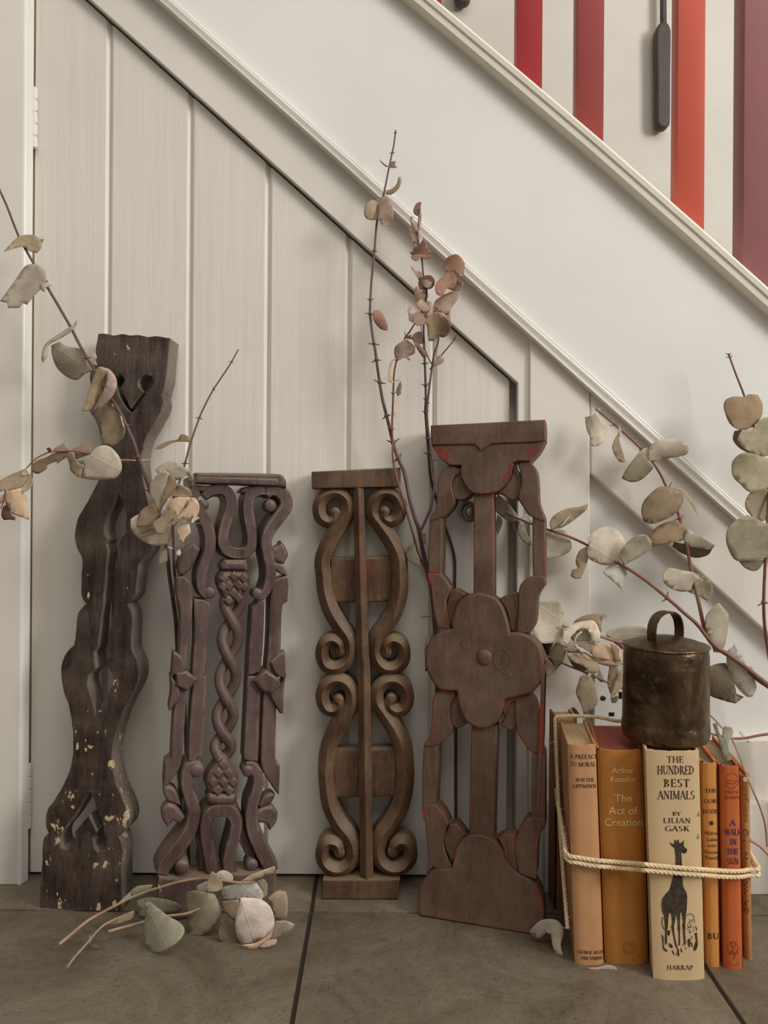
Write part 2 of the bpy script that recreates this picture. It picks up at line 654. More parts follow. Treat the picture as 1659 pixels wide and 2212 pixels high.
dr = bpy.data.objects.new('door_1', None)
COL.objects.link(dr)
dr['kind'] = 'structure'
edges = [69.5, 231, 407, 576, 750, 935, 1099]
ex = [P(e, 1060, YD).x for e in edges]
ch = 0.0046
for i in range(6):
    x0, x1 = ex[i], ex[i + 1]
    l0 = 0.0012 if i == 0 else ch
    l1 = 0.0012 if i == 5 else ch
    dp = 0.0055
    xs_ = [(x0, YD + 0.02), (x0, YD + (dp if i else 0.001)), (x0 + l0, YD), (x1 - l1, YD),
           (x1, YD + (dp if i < 5 else 0.001)), (x1, YD + 0.02)]
    vs = [(x, y, 0.0045) for x, y in xs_] + [(x, y, min(rake_z(x), 1.25)) for x, y in xs_]
    n = len(xs_)
    # slight cupping of the old boards
    fs = [(a, (a + 1) % n, n + (a + 1) % n, n + a) for a in range(n)] + [tuple(range(n - 1, -1, -1)), tuple(range(n, 2 * n))]
    obj('plank', vs, fs, M_door, dr, flat=True)
# knob
kc = P(1013, 1105, YD)
kb = MB().lathe([(0.0125, 0.0), (0.0130, -0.003), (0.0125, -0.005), (0.006, -0.006), (0.006, -0.012), (0.0108, -0.015),
                 (0.0122, -0.018), (0.0118, -0.021), (0.0098, -0.0225), (0.0092, -0.0215), (0.0075, -0.0215),
                 (0.006, -0.0235), (0.002, -0.0245)], kc, 'Y', 36).build('door_knob', M_steel, dr)
# hinges
def hinge(px_l, px_r, y0, y1, nk):
    h = MB()
    xa, xb = P(px_l, (y0 + y1) / 2, YJ + 0.008).x, P(px_r, (y0 + y1) / 2, YD - 0.004).x
    z1, z0 = P(60, y0, YD).z, P(60, y1, YD).z
    xm = P((px_l + px_r * 2) / 3, y0, YD).x
    h.box(xa + 0.002, xb, YJ + 0.013, YJ + 0.017, z0, z1, 0.0006)
    hg = h.build('hinge', M_gloss, dr)
    st = (z1 - z0) / nk
    for q in range(nk):
        c = (xb - 0.003, YD - 0.006, z0 + q * st + 0.0006)
        MB().lathe([(0.0040, 0), (0.0046, 0.0005), (0.0046, st - 0.0018), (0.0040, st - 0.0012)], c, 'Z', 16).build(
            'knuckle', M_gloss, hg)


hinge(58, 80, 195, 325, 5)
hinge(36, 66, 1645, 1785, 5)

# ---- frame of the cupboard front
plate('trim_2', [(-400, -530), (191, 0 - 5), (1119, 829 - 2), (1112, 2300), (1139, 2300), (1144, 722), (300, -46), (-400, -680)],
      YF, 0.018, M_frame)
plate('trim_3', [(-400, -560), (195, -30), (1128, 815), (1120, 2300), (1086, 2300), (1090, 850), (160, 15), (-400, -490)], YD + 0.021, 0.012, M_frame)
plate('trim_4', [(1145, 722), (1274, 836), (1276, 2300), (1139, 2300)], YS, 0.022, M_frame, None, 0.0014)
plate('trim_5', [(1275.5, 838), (2700, 2092), (2700, 2310), (1275, 1022)], YS, 0.020, M_frame, None, 0.0022)
plate('wall_panel', [(1262, 990), (2700, 2260), (2700, 2400), (1262, 1800)], YS + 0.016, 0.008, M_string)
plate('trim_6', [(1274, 1598), (2700, 1606), (2700, 1745), (1274, 1738)], YS - 0.002, 0.018, M_frame, None, 0.0015)
xb0 = P(1178, 1820, YB).x
zb = P(1630, 1734, YB).z
struct('baseboard_right', *(lambda m: (m.v, m.f))(MB().box(xb0, 2.0, YB, YB + 0.03, 0.0, zb, 0.0015)), M_frame)
struct('wall_front', *(lambda m: (m.v, m.f))(MB().box(1.02, 2.6, YS, YS + 0.06, 0, 0.18)), M_wall)

# ---- stair string, its moulding and its capping
plate('wall_string', [(-900, -1230), (-900, -1120), (340, -14), (1151, 705), (1400, 926), (2700, 2076), (2700, 1545),
                      (1659, 668), (890, 0), (-560, -1240)], YS + 0.003, 0.02, M_string)
plM = Plane(YS + 0.003, 0, 0)
mprof = [(-1, -0.02), (-1, 0.0085), (-0.94, 0.0125), (-0.82, 0.0132), (-0.70, 0.0090), (-0.55, 0.0072), (-0.15, 0.0080), (0.15, 0.0106), (0.35, 0.0108),
         (0.60, 0.0075), (0.80, 0.0042), (0.84, 0.0052), (0.95, 0.0048), (1, 0.0010), (1, -0.02)]
o = ribbon(None, 'trim_7', plM, [(-900, -1107), (-300, -576), (337, -12), (750, 355), (1131, 702), (1286, 840), (2700, 2100)][::-1],
           [34, 32, 29, 27, 25, 25, 25], mprof, M_gloss, 1)
o['kind'] = 'structure'
cprof = [(-1, -0.03), (-1, 0.012), (-0.8, 0.0165), (-0.05, 0.0175), (0.05, 0.0195), (0.6, 0.0205), (0.9, 0.019), (1, 0.015), (1, -0.045)]
o = ribbon(None, 'trim_8', plM, [(-600, -1260), (-100, -840), (886, -4), (1120, 193), (1275, 325), (1492, 516), (1659, 665), (2700, 1560)][::-1],
           [33] * 8, cprof, M_cap, 1)
o['kind'] = 'structure'

# added dark sheet for the cupboard's shade, so no light leaks through the joints
plate('wall_light_block', [(-900, -1180), (890, 60), (1659, 730), (2700, 1610), (2700, 2600), (-900, 2600)], 0.985, 0.01, M_dark)

# ---- balusters standing on the capping
SLAT = [('dark red', 'stair baluster, narrow dark red corner at the top edge of the photo', rgb(152, 52, 50), 885, 892, 952),
        ('crimson', 'bright crimson square stair baluster, left of the brick red one', rgb(172, 50, 54), 1108, 1115, 1170.5),
        ('brick', 'muted brick red square stair baluster between crimson and orange ones', rgb(162, 72, 66), 1239, 1246, 1304),
        ('orange', 'vivid orange red square stair baluster beside the dark hanging paddle', rgb(206, 92, 72), 1450, 1463, 1523),
        ('plum', 'broad plum purple newel post at the right end of the stairs', rgb(158, 104, 104), 1589, 1607, 1720)]
for nm, lb, c, l0, l1, l2 in SLAT:
    yf = 0.925
    xl, xr = P(l1, 300, yf).x, P(l2, 300, yf).x
    dpt = 0.022 if nm != 'plum' else 0.03
    zb0 = P(l2, (l2 - 904) * 0.853 + 18, yf).z
    t = thing('stair_baluster' if nm != 'plum' else 'newel_post', lb, 'baluster' if nm != 'plum' else 'newel post',
              ((xl + xr) / 2, yf, zb0), 'painted stair balusters' if nm != 'plum' else None)
    m_ = plain('paint_' + nm.replace(' ', '_'), c, 0.35, 0.45, 0.04, 12, 0.03)
    def cz(px): return P(px, (px - 904) * 0.853 + 18, yf).z
    za, zc = cz(l1), cz(min(l2, 1760))
    sh = MB().box(xl, xr, yf, yf + dpt, 0.0, 1.95, 0.0012)
    for v in sh.v:
        if v.z < 0.5: v.z += za + (zc - za) * (v.x - xl) / (xr - xl)
    sh.build('shaft', m_, t)
    if nm == 'plum':
        MB().box(xl - 0.004, xr + 0.02, yf - 0.004, yf + dpt + 0.004, 1.95, 1.975, 0.002).build('cap', m_, t)

# ---- dark paddles hung on the far stair wall
M_paddle = plain('dark_hanging_wood', rgb(84, 76, 70), 0.55, 0.4, 0.15, 30, 0.2)
YW = 1.765
def paddle(cx, y_top, y_bot, w_top, w_bot, rod, lb):
    bot = P(cx, y_bot, YW)
    t = thing('hanging_paddle', lb, 'paddle', bot, 'dark paddles hung on the stair wall')
    pl = Plane(YW, 0, 0)
    r = 10
    slab(t, 'blade', pl, [[(cx - w_top + 4, y_top + 8), (cx - 6, y_top), (cx + 6, y_top - 2), (cx + w_top - 4, y_top + 6),
                           (cx + w_top, y_top + 20), (cx + w_bot + 1, (y_top + y_bot) / 2), (cx + w_bot, y_bot - 12), (cx + w_bot - 7, y_bot - 2),
                           (cx, y_bot), (cx - w_bot + 7, y_bot - 2), (cx - w_bot, y_bot - 12), (cx - w_top + 1, (y_top + y_bot) / 2), (cx - w_top, y_top + 22)]],
         0, 0.026, 0.006, M_paddle, 4, 60, 0, 2)
    p0, p1 = P(cx - 1, y_top + 6, YW + 0.013), P(cx - 2, y_top - 330, YW + 0.013)
    MB().tube([p0, (p0 + p1) / 2, p1], 0.0075, 14).build('rod', M_paddle, t)
    hk = MB()
    hk.tube([p1 + Vector((0, 0, -0.004)), p1 + Vector((0, 0, 0.01)), p1 + Vector((0, 0.01, 0.016)), p1 + Vector((0, 0.028, 0.012))], 0.003, 8)
    hk.build('hook', M_paddle, t)


paddle(1434, 47, 276, 16.5, 14.5, 7.5, 'dark wooden paddle hanging by a rod on the stair wall, beside orange baluster')
paddle(1000, -200, 5, 17, 17, 7.5, 'dark rounded paddle end just showing at the top edge of the photo')

# ---- wall socket behind the bell
YP = YS - 0.008
sk = thing('wall_socket', 'white double wall socket with a brass screw, half hidden by the bell', 'socket', P(1400, 1508, YS))
plS = Plane(YP, 0, 0)
pil = slab(sk, 'plate', plS, [[(1284, 1436), (1520, 1438), (1519, 1582), (1283, 1580)]], 0, 0.0078, 0.0015, M_plate, 1, 0)
for q in (1303, 1500):
    c = P(q, 1508, YP)
    s = MB().lathe([(0.0033, 0.001), (0.0033, -0.0004), (0.0026, -0.0009)], c, 'Y', 18).build('screw', M_brass, sk)
    MB().box(c.x - 0.0026, c.x + 0.0026, c.y - 0.0011, c.y - 0.0008, c.z - 0.0005, c.z + 0.0005).build('screw_slot', M_black, s)
for cx in (1340, 1462):
    for dx, dy, w_, h_ in ((0, -6, 3.7, 7.2), (-19, 35, 5.8, 4.0), (20, 35, 5.8, 4.0)):
        a_, b_ = P(cx + dx - w_, 1508 + dy + h_, YP), P(cx + dx + w_, 1508 + dy - h_, YP)
        MB().box(a_.x, b_.x, YP - 0.0003, YP + 0.002, a_.z, b_.z).build('pin_hole', M_black, sk)
# ================================================================== THE FOUR CARVED PANELS
# ---- 1: weathered dark board with heart cut-outs
pl1 = Plane(0.8418, -0.0785, 0.0683)
t1 = thing('carved_baluster', 'tall weathered dark brown board with heart cut-outs and chipped paint, leftmost', 'carving',
           on_floor(180, 1966), 'carved wooden balusters leaning on the door')
o1 = Z('1', [(527, 72), (560, 70), (600, 73), (640, 85), (700, 75), (760, 83), (820, 80), (900, 95), (960, 90), (1060, 103),
             (1050, 200), (1032, 400), (1010, 495), (999, 525), (1012, 580), (992, 650), (940, 740), (892, 820), (862, 900), (846, 980),
             (845, 1050), (852, 1120), (872, 1220), (900, 1330), (925, 1430), (938, 1530), (930, 1610), (905, 1690), (845, 1768), (825, 1800),
             (815, 1900), (805, 2010), (770, 2060), (735, 2090)])
o1 += Z('2', [(680, 12), (713, 85), (710, 200), (708, 318), (738, 385), (757, 450), (750, 540), (705, 640), (660, 720), (605, 870), (582, 960),
              (571, 1080), (582, 1160), (602, 1240), (642, 1330), (682, 1430), (690, 1490), (668, 1555), (620, 1602), (637, 1640), (645, 1700),
              (641, 1800), (641, 1900), (645, 2000), (642, 2060), (638, 2119), (360, 2105), (80, 2090), (85, 1950), (95, 1800), (100, 1680), (108, 1610),
              (138, 1580), (125, 1540), (122, 1480), (140, 1410), (190, 1340), (240, 1250), (288, 1140), (304, 1050), (308, 960), (304, 870),
              (290, 760), (265, 670), (240, 590), (229, 510), (229, 450), (246, 380), (285, 320), (315, 295), (325, 230), (331, 150), (340, 75), (395, 15)])
o1 += Z('1', [(435, 2090), (402, 2040), (395, 1990), (400, 1900), (403, 1800), (400, 1740), (370, 1680), (351, 1600), (352, 1540), (375, 1450),
              (420, 1370), (460, 1300), (500, 1220), (526, 1160), (545, 1050), (555, 950), (550, 880), (535, 810), (505, 720), (462, 650), (445, 590),
              (462, 530), (495, 490), (480, 450), (484, 380), (500, 230), (515, 130)])
h1a = Z('1', [(835, 398), (880, 375), (925, 392), (938, 430), (920, 475), (893, 500), (835, 580), (780, 663), (752, 652), (690, 560), (662, 470),
              (640, 430), (648, 395), (680, 378), (712, 392), (720, 422), (700, 455), (690, 475), (762, 628), (800, 570), (862, 505), (828, 470), (820, 430)])
h1b = Z('1', [(680, 1265), (640, 1340), (588, 1440), (572, 1500), (570, 1560), (590, 1605), (578, 1640), (596, 1690), (586, 1760), (580, 1900),
              (566, 2010)]) + Z('2', [(515, 0), (490, 200), (476, 310), (450, 345), (455, 400), (463, 455), (412, 500), (406, 560), (430, 640), (465, 770),
              (512, 680), (545, 630), (580, 560), (580, 500), (545, 450), (545, 400), (556, 370), (545, 320), (552, 150), (567, 0)]) + \
      Z('1', [(622, 2200), (640, 2000), (647, 1800), (662, 1758), (690, 1705), (680, 1655), (690, 1610), (732, 1560), (731, 1500), (735, 1420), (702, 1330)])
h1c = Z('2', [(425, 1295), (380, 1360), (300, 1480), (230, 1570), (211, 1620), (225, 1680), (265, 1695), (312, 1665), (325, 1612), (319, 1578),
              (415, 1455), (467, 1572), (440, 1620), (448, 1680), (480, 1712), (525, 1695), (545, 1640), (525, 1570), (490, 1460), (455, 1370)])
slab(t1, 'board', pl1, [o1, h1a, h1b, h1c], 0, 0.031, 0.0007, M_wood1, 4, 28, 0.0007, 0)

# ---- 2: purple-brown pierced panel with a plaited centre
pl2 = Plane(0.930, 0.35, 0.03)
t2 = thing('carved_baluster', 'purple brown pierced panel with a plaited centre, second from the left', 'carving',
           on_floor(470, 1950), 'carved wooden balusters leaning on the door')
T2 = 0.034
W2 = M_wood2
sp = [(-1.35, -T2), (-1.30, -0.014), (-1.02, -0.0012), (-0.85, 0.0002), (0.80, 0.0002), (0.98, -0.0016), (1.0, -T2)]   # strap profile
spr = [(-s, h_) for s, h_ in sp][::-1]


def strap2(name, pts, w, h=0.0, flip=False):
    return ribbon(t2, name, pl2, pts, w, spr if flip else sp, W2, 5, h)


slab(t2, 'top_rail', pl2, [Z('3', [(440, 103), (870, 106), (1300, 115), (1345, 135), (1378, 195), (1380, 262), (1300, 245), (870, 228), (440, 215)])], 0.006, T2 + 0.006, 0.003, W2, 4, 40, 0, 2)
slab(t2, 'top_rail_moulding', pl2, [Z('3', [(440, 148), (870, 152), (1292, 165), (1292, 240), (870, 224), (440, 212)])], 0.0085, 0.01, 0.0024, W2, 1, 40)
slab(t2, 'top_bar', pl2, [Z('3', [(395, 222), (520, 232), (700, 236), (790, 245), (840, 290), (800, 300), (620, 290), (440, 300), (400, 270)])], -0.001, T2, 0.002, W2)
slab(t2, 'top_bar', pl2, [Z('3', [(900, 300), (960, 250), (1080, 240), (1240, 244), (1390, 262), (1440, 320), (1400, 345), (1250, 310), (1000, 320)])], -0.001, T2, 0.002, W2)
strap2('scroll_strap', Z('3', [(540, 345), (590, 300), (680, 270), (775, 300), (812, 390), (800, 500), (758, 640), (735, 740), (735, 830), (775, 905), (860, 938),
                       (950, 938)]), [17, 20, 22, 23, 23, 23, 22, 21, 22, 23, 22, 22], 0, True)
strap2('scroll_strap', Z('3', [(1240, 320), (1170, 285), (1080, 290), (1005, 350), (990, 450), (1000, 560), (1020, 680), (1030, 780), (1018, 880), (960, 935), (880, 938)]),
       [17, 20, 22, 23, 23, 23, 22, 21, 22, 22, 20])
for q, r in (((530, 438), 52), ((1228, 445), 62)):
    knob_on(t2, 'scroll_boss', pl2, Z('3', [q])[0], r / 4.809, 0.001, W2, 0.5, 0.02)
# outer S straps
strap2('outer_strap', Z('3', [(1180, 285), (1300, 290), (1380, 370), (1385, 460), (1320, 560), (1245, 660), (1192, 760), (1180, 850), (1198, 950), (1222, 1060),
                       (1225, 1180), (1200, 1290), (1145, 1375), (1080, 1385)]),
       [20, 24, 27, 27, 26, 25, 24, 23, 23, 23, 22, 21, 18, 14], 0.001, True)
strap2('outer_strap', Z('3', [(470, 290), (415, 345), (430, 430), (510, 540), (575, 670), (598, 800), (590, 920), (545, 1040), (510, 1150), (508, 1260), (535, 1345),
                       (600, 1375)]), [20, 22, 23, 23, 23, 23, 23, 22, 22, 21, 18, 15], 0.001, True)
for q, r in (((1088, 1360), 54), ((592, 1352), 58)):
    knob_on(t2, 'scroll_boss', pl2, Z('3', [q])[0], r / 4.809, 0.003, W2, 0.5, 0.02)
# leaves at the shoulders
def relief(name, z, pts, h, t=0.018, bev=0.002, parent=None, pl=None, mat=None, corner=45):
    return slab(parent or t2, name, pl or pl2, [Z(z, pts)], h, t, bev, mat or W2, 4, corner, 0, 2)


relief('carved_leaf', '3', [(1215, 965), (1245, 885), (1310, 858), (1342, 812), (1395, 885), (1422, 960), (1372, 1056), (1330, 1050), (1260, 1010)], -0.003, 0.022, 0.004)
relief('carved_leaf', '3', [(1212, 985), (1290, 1040), (1355, 1062), (1405, 1150), (1400, 1180), (1330, 1150), (1262, 1090)], -0.002)
relief('carved_leaf', '3', [(505, 900), (455, 1010), (400, 1110), (325, 1175), (270, 1165), (255, 1050), (300, 930), (380, 860), (440, 830)], -0.004, 0.024, 0.004)
# four upright bars
relief('bar', '3', [(245, 1185), (330, 1182), (390, 1240), (418, 1390), (398, 1700), (355, 2000), (335, 2300), (255, 2300), (275, 1900), (280, 1500), (238, 1350)], 0.0, 0.028)
relief('bar', '3', [(428, 1415), (540, 1425), (600, 1465), (572, 1900), (540, 2250), (405, 2250), (430, 1800)], -0.001, 0.028)
relief('bar', '3', [(1030, 1505), (1085, 1462), (1090, 1420), (1168, 1420), (1150, 1900), (1125, 2180), (985, 2212), (1010, 1800)], -0.001, 0.028)
relief('bar', '3', [(1260, 1225), (1395, 1170), (1412, 1260), (1402, 1440), (1352, 1472), (1340, 1600), (1330, 1960), (1300, 2260), (1170, 2260), (1200, 1900), (1218, 1450), (1240, 1300)], 0.0, 0.028)
relief('bar', '4', [(215, 100), (345, 110), (325, 500), (300, 760), (285, 960), (250, 1050), (160, 1165), (105, 1190), (110, 1100), (120, 965), (180, 920), (185, 800), (205, 450)], 0.0, 0.028)
relief('bar', '4', [(405, 100), (540, 100), (500, 900), (445, 905), (420, 945), (355, 945), (365, 600)], -0.001, 0.028)
relief('bar', '4', [(945, 100), (1078, 100), (1052, 950), (960, 945), (905, 928), (920, 600)], -0.001, 0.028)
relief('bar', '4', [(1108, 100), (1240, 100), (1222, 890), (1235, 955), (1268, 990), (1258, 1280), (1225, 1250), (1180, 1180), (1110, 1070), (1080, 950), (1085, 700)], 0.0, 0.028)
# neck, pine cone, plait, lower cone
relief('neck_ring', '3', [(740, 1005), (970, 1005), (985, 1040), (995, 1080), (985, 1120), (705, 1115), (695, 1075), (710, 1045)], 0.004, 0.03, 0.005)
cone_top = [(722, 1122), (960, 1125), (1010, 1180), (1004, 1260), (935, 1390), (862, 1460), (812, 1492), (752, 1430), (682, 1300), (665, 1210), (690, 1150)]
cn = relief('pine_cone', '3', cone_top, 0.002, 0.03, 0.006)
def scales(parent, z, rows, h, sz):
    for (x, y) in rows:
        relief('cone_scale', z, [(x, y - sz * 1.15), (x + sz, y), (x, y + sz * 1.15), (x - sz, y)], h, 0.012, 0.0022, parent, corner=30)


scales(cn, '3', [(735, 1195), (840, 1175), (940, 1195), (785, 1270), (890, 1270), (835, 1350), (728, 1285) , (950, 1285), (785, 1425), (885, 1400)], 0.0045, 52)
cone_bot = [(705, 872), (745, 905), (800, 1000), (845, 1090), (855, 1170), (825, 1262), (560, 1265), (522, 1175), (545, 1080), (610, 985), (660, 905)]
cb = relief('pine_cone', '4', cone_bot, 0.002, 0.03, 0.006)
scales(cb, '4', [(700, 960), (650, 1050), (750, 1050), (595, 1140), (700, 1140), (800, 1140), (645, 1225), (755, 1225)], 0.0045, 52)
relief('neck_ring', '4', [(560, 1262), (820, 1262), (842, 1300), (830, 1345), (790, 1372), (580, 1372), (545, 1345), (535, 1300)], 0.004, 0.03, 0.005)


def braid(sgn):
    holes = [1300, 1381, 1468, 1557, 1620]
    cross = [1341, 1424, 1512, 1590, 1645]
    pts, zs = [], []
    y = 1288.0
    while y <= 1640:
        # phase from the crossings
        ks = [1262] + cross
        i = max(j for j in range(len(ks)) if ks[j] <= y) if y >= ks[0] else 0
        i = min(i, len(ks) - 2)
        ph = i + (y - ks[i]) / (ks[i + 1] - ks[i])
        cx = 499 - 0.067 * (y - 1381)
        pts.append((cx + sgn * 17.5 * math.sin(math.pi * ph), y))
        zs.append(0.0035 * sgn * math.cos(math.pi * ph))
        y += 4.0
    P3 = []
    for q, z in zip(pts, zs):
        l = pl2.loc(q)
        P3.append(pl2.world(l.x, l.y, z - 0.006))
    MB().tube(P3, 0.0062, 12).build('plait_strand', W2, t2)


braid(1)
braid(-1)
# side rosettes
relief('rosette_leaf', 'p', [(373, 1405), (392, 1418), (402, 1444), (386, 1456), (369, 1456)], 0.005, 0.02, 0.002)
relief('rosette_leaf', 'p', [(366, 1454), (384, 1480), (388, 1505), (376, 1522), (366, 1535), (363, 1527), (368, 1494)], 0.005, 0.02, 0.002)
relief('rosette', '4', [(230, 60), (330, 28), (435, 118), (345, 232), (228, 180)], 0.008, 0.03, 0.003)
relief('rosette_leaf', '3', [(1215, 2062), (1290, 1990), (1372, 1953), (1372, 2230), (1280, 2200)], 0.005, 0.02, 0.002)
relief('rosette_leaf', '4', [(1150, 250), (1275, 160), (1310, 20), (1292, 462), (1262, 460)], 0.005, 0.02, 0.002)
relief('rosette', '4', [(1000, 132), (1110, 20), (1242, 108), (1272, 180), (1182, 258), (1080, 228)], 0.008, 0.03, 0.003)
# lower S straps and arch
strap2('outer_strap', Z('4', [(470, 990), (400, 990), (345, 1040), (340, 1130), (352, 1230), (390, 1340), (412, 1450), (385, 1600), (310, 1740), (205, 1880), (125, 1990), (95, 2060)]),
       [13, 18, 22, 23, 23, 24, 25, 26, 27, 28, 26, 24], 0.002, True)
strap2('outer_strap', Z('4', [(925, 990), (990, 1000), (1040, 1070), (1050, 1160), (1030, 1260), (990, 1370), (980, 1490), (1000, 1640), (1060, 1790), (1130, 1930), (1190, 2040)]),
       [13, 18, 22, 23, 23, 24, 25, 26, 27, 27, 26], 0.002, False)
for q, r in (((440, 1030), 66), ((945, 1035), 54)):
    knob_on(t2, 'scroll_boss', pl2, Z('4', [q])[0], r / 4.609, 0.005, W2, 0.5, 0.02)
strap2('arch', Z('4', [(610, 2090), (585, 1980), (560, 1830), (535, 1680), (535, 1560), (580, 1470), (680, 1428), (780, 1460), (828, 1550), (815, 1680), (775, 1830), (750, 1960), (780, 2080)]),
       [24, 24, 24, 24, 24, 25, 26, 25, 24, 24, 24, 24, 26], 0.001)
strap2('arch_brace', Z('4', [(440, 1500), (470, 1640), (500, 1800), (525, 1920), (515, 2060)]), [14, 18, 18, 18, 20], -0.010)
strap2('arch_brace', Z('4', [(880, 1560), (890, 1700), (960, 1850), (1020, 1990), (1050, 2080)]), [14, 18, 18, 18, 20], -0.010)
relief('carved_leaf', '4', [(150, 1370), (230, 1390), (332, 1512), (270, 1580), (205, 1550), (150, 1616), (95, 1530), (92, 1440)], -0.002, 0.02, 0.004)
relief('carved_leaf', '4', [(108, 1200), (160, 1195), (242, 1252), (290, 1400), (230, 1385), (150, 1350), (108, 1280)], -0.003, 0.02, 0.003)
relief('carved_leaf', '4', [(980, 1490), (1080, 1420), (1190, 1390), (1250, 1460), (1240, 1560), (1170, 1650), (1140, 1580), (1080, 1570), (1000, 1560)], -0.002, 0.02, 0.004)
relief('carved_leaf', '4', [(1050, 1390), (1110, 1305), (1190, 1262), (1230, 1290), (1185, 1370), (1080, 1425)], -0.002, 0.02, 0.004)
knob_on(t2, 'scroll_boss', pl2, Z('4', [(290, 1985)])[0], 66 / 4.609, 0.007, W2, 0.5, 0.02)
knob_on(t2, 'scroll_boss', pl2, Z('4', [(990, 1985)])[0], 58 / 4.609, 0.002, W2, 0.5, 0.02)
fz = [on_floor(x, 1900) for x in (345, 594)]
def floor_row(px, pl):
    """photo row where the board's front meets the floor at column px"""
    lo, hi = 1500.0, 2300.0
    for _ in range(40):
        m_ = (lo + hi) / 2
        if on_plane(px, m_, pl).z > 0: lo = m_
        else: hi = m_
    return lo


slab(t2, 'base_block', pl2, [[(342, 1890), (400, 1893), (480, 1885), (560, 1880), (594, 1872), (597, 1890), (593, floor_row(593, pl2.pl) - 1),
                              (470, floor_row(470, pl2.pl) - 1), (348, floor_row(348, pl2.pl) - 1), (340, 1930)]], 0.004, T2, 0.003, W2, 3, 40)

# ---- 3: brown scroll-work panel
pl3 = Plane(0.9025, 0.0, 0.035)
t3 = thing('carved_baluster', 'brown openwork panel of paired C-scrolls around a central rod, third from the left', 'carving',
           on_floor(778, 1936), 'carved wooden balusters leaning on the door')
W3 = M_wood3
T3 = 0.024
slab(t3, 'top_block', pl3, [Z('5', [(105, 131), (530, 110), (950, 90), (951, 275), (530, 283), (110, 292)])], 0.008, 0.030, 0.0016, W3, 1, 40)
slab(t3, 'base_block', pl3, [Z('6', [(208, 1932), (560, 1926), (910, 1927), (892, 2106), (540, 2108), (190, 2106)])], 0.009, 0.032, 0.002, W3, 1, 40)
rg = [(-1, -T3), (-1, 0.001), (-0.08, 0.0075), (0.08, 0.0075), (1, 0.002), (1, -T3)]
ribbon(t3, 'rod', pl3, Z('5', [(552, 284), (562, 700), (572, 1200), (590, 1800)]) + Z('6', [(580, 0), (588, 600), (596, 1200), (606, 1930)]),
       [23, 25, 26, 27, 27, 28, 28, 28], [(-s, h_) for s, h_ in rg][::-1], W3, 4, 0.001)
cs = [(-1, -T3), (-1, -0.002), (-0.55, 0.003), (0.0, 0.0062), (0.55, 0.002), (1, -0.003), (1, -T3)]


def scroll3(z, pts, w, dz=0.0):
    s = ZM[z][2]
    w = [q * (1.0 if i < 4 else 1.22) for i, q in enumerate(w)]
    r_ = ribbon(t3, 'scroll', pl3, Z(z, pts), [q / s for q in w], cs, W3, 7, dz)
    knob_on(r_.parent, 'scroll_eye', pl3, Z(z, [pts[-1]])[0], w[-1] * 0.52 / s, 0.003 + dz, W3, 0.6, 0.02)
    return r_


# upper pair
scroll3('5', [(212, 1110), (206, 960), (285, 770), (395, 600), (452, 500), (440, 400), (370, 340), (285, 335), (205, 385), (172, 470), (192, 565), (258, 610), (318, 580), (328, 520)],
        [152, 152, 160, 150, 118, 108, 104, 104, 106, 108, 108, 100, 95, 85])
scroll3('5', [(945, 1110), (930, 940), (850, 770), (745, 625), (683, 530), (690, 430), (750, 352), (835, 335), (915, 380), (950, 465), (925, 560), (860, 605), (800, 575), (800, 510)],
        [165, 165, 165, 150, 118, 108, 104, 104, 106, 108, 108, 100, 95, 85])
scroll3('5', [(212, 1090), (228, 1270), (280, 1440), (365, 1590), (450, 1710), (470, 1830), (430, 1950), (335, 2005), (240, 1980), (200, 1880), (222, 1775), (295, 1735), (365, 1775), (375, 1850)],
        [152, 155, 165, 165, 130, 112, 108, 108, 108, 106, 104, 98, 90, 80])
scroll3('5', [(945, 1090), (940, 1280), (895, 1450), (815, 1590), (730, 1700), (705, 1800), (720, 1910), (790, 2000), (890, 2010), (965, 1950), (985, 1850), (950, 1765), (870, 1740), (815, 1790), (820, 1860)],
        [165, 168, 168, 165, 130, 112, 108, 108, 108, 108, 106, 104, 98, 90, 80])
# lower pair
scroll3('6', [(225, 990), (245, 780), (310, 610), (410, 450), (468, 340), (462, 220), (395, 140), (305, 128), (222, 185), (195, 285), (228, 380), (295, 405), (350, 360), (345, 310)],
        [142, 155, 160, 155, 118, 106, 104, 104, 106, 106, 104, 98, 92, 84])
scroll3('6', [(962, 990), (945, 770), (870, 590), (765, 430), (698, 320), (708, 210), (785, 138), (875, 132), (950, 190), (978, 290), (945, 385), (870, 405), (815, 360), (830, 300)],
        [165, 168, 165, 155, 118, 106, 104, 104, 106, 106, 104, 98, 92, 84])
scroll3('6', [(225, 970), (238, 1120), (270, 1290), (345, 1440), (440, 1560), (480, 1680), (455, 1800), (370, 1868), (270, 1855), (205, 1785), (200, 1690), (255, 1615), (335, 1635), (355, 1710)],
        [142, 145, 155, 160, 130, 112, 108, 108, 108, 106, 104, 100, 92, 82])
scroll3('6', [(962, 970), (950, 1130), (910, 1300), (830, 1440), (740, 1560), (705, 1680), (730, 1795), (820, 1862), (920, 1858), (995, 1790), (1005, 1690), (950, 1612), (875, 1630), (845, 1705)],
        [165, 165, 165, 160, 130, 112, 108, 108, 108, 108, 106, 102, 94, 84])
for z, a, b, y0, y1 in (('5', 280, 868, 945, 1382), ('6', 292, 880, 770, 1224)):
    slab(t3, 'cross_block', pl3, [Z(z, [(a, y0 + 5), ((a + b) / 2, y0), (b, y0 - 8), (b, y1 - 10), ((a + b) / 2, y1), (a, y1 + 6)])], -0.006, 0.022, 0.003, W3, 1, 40)

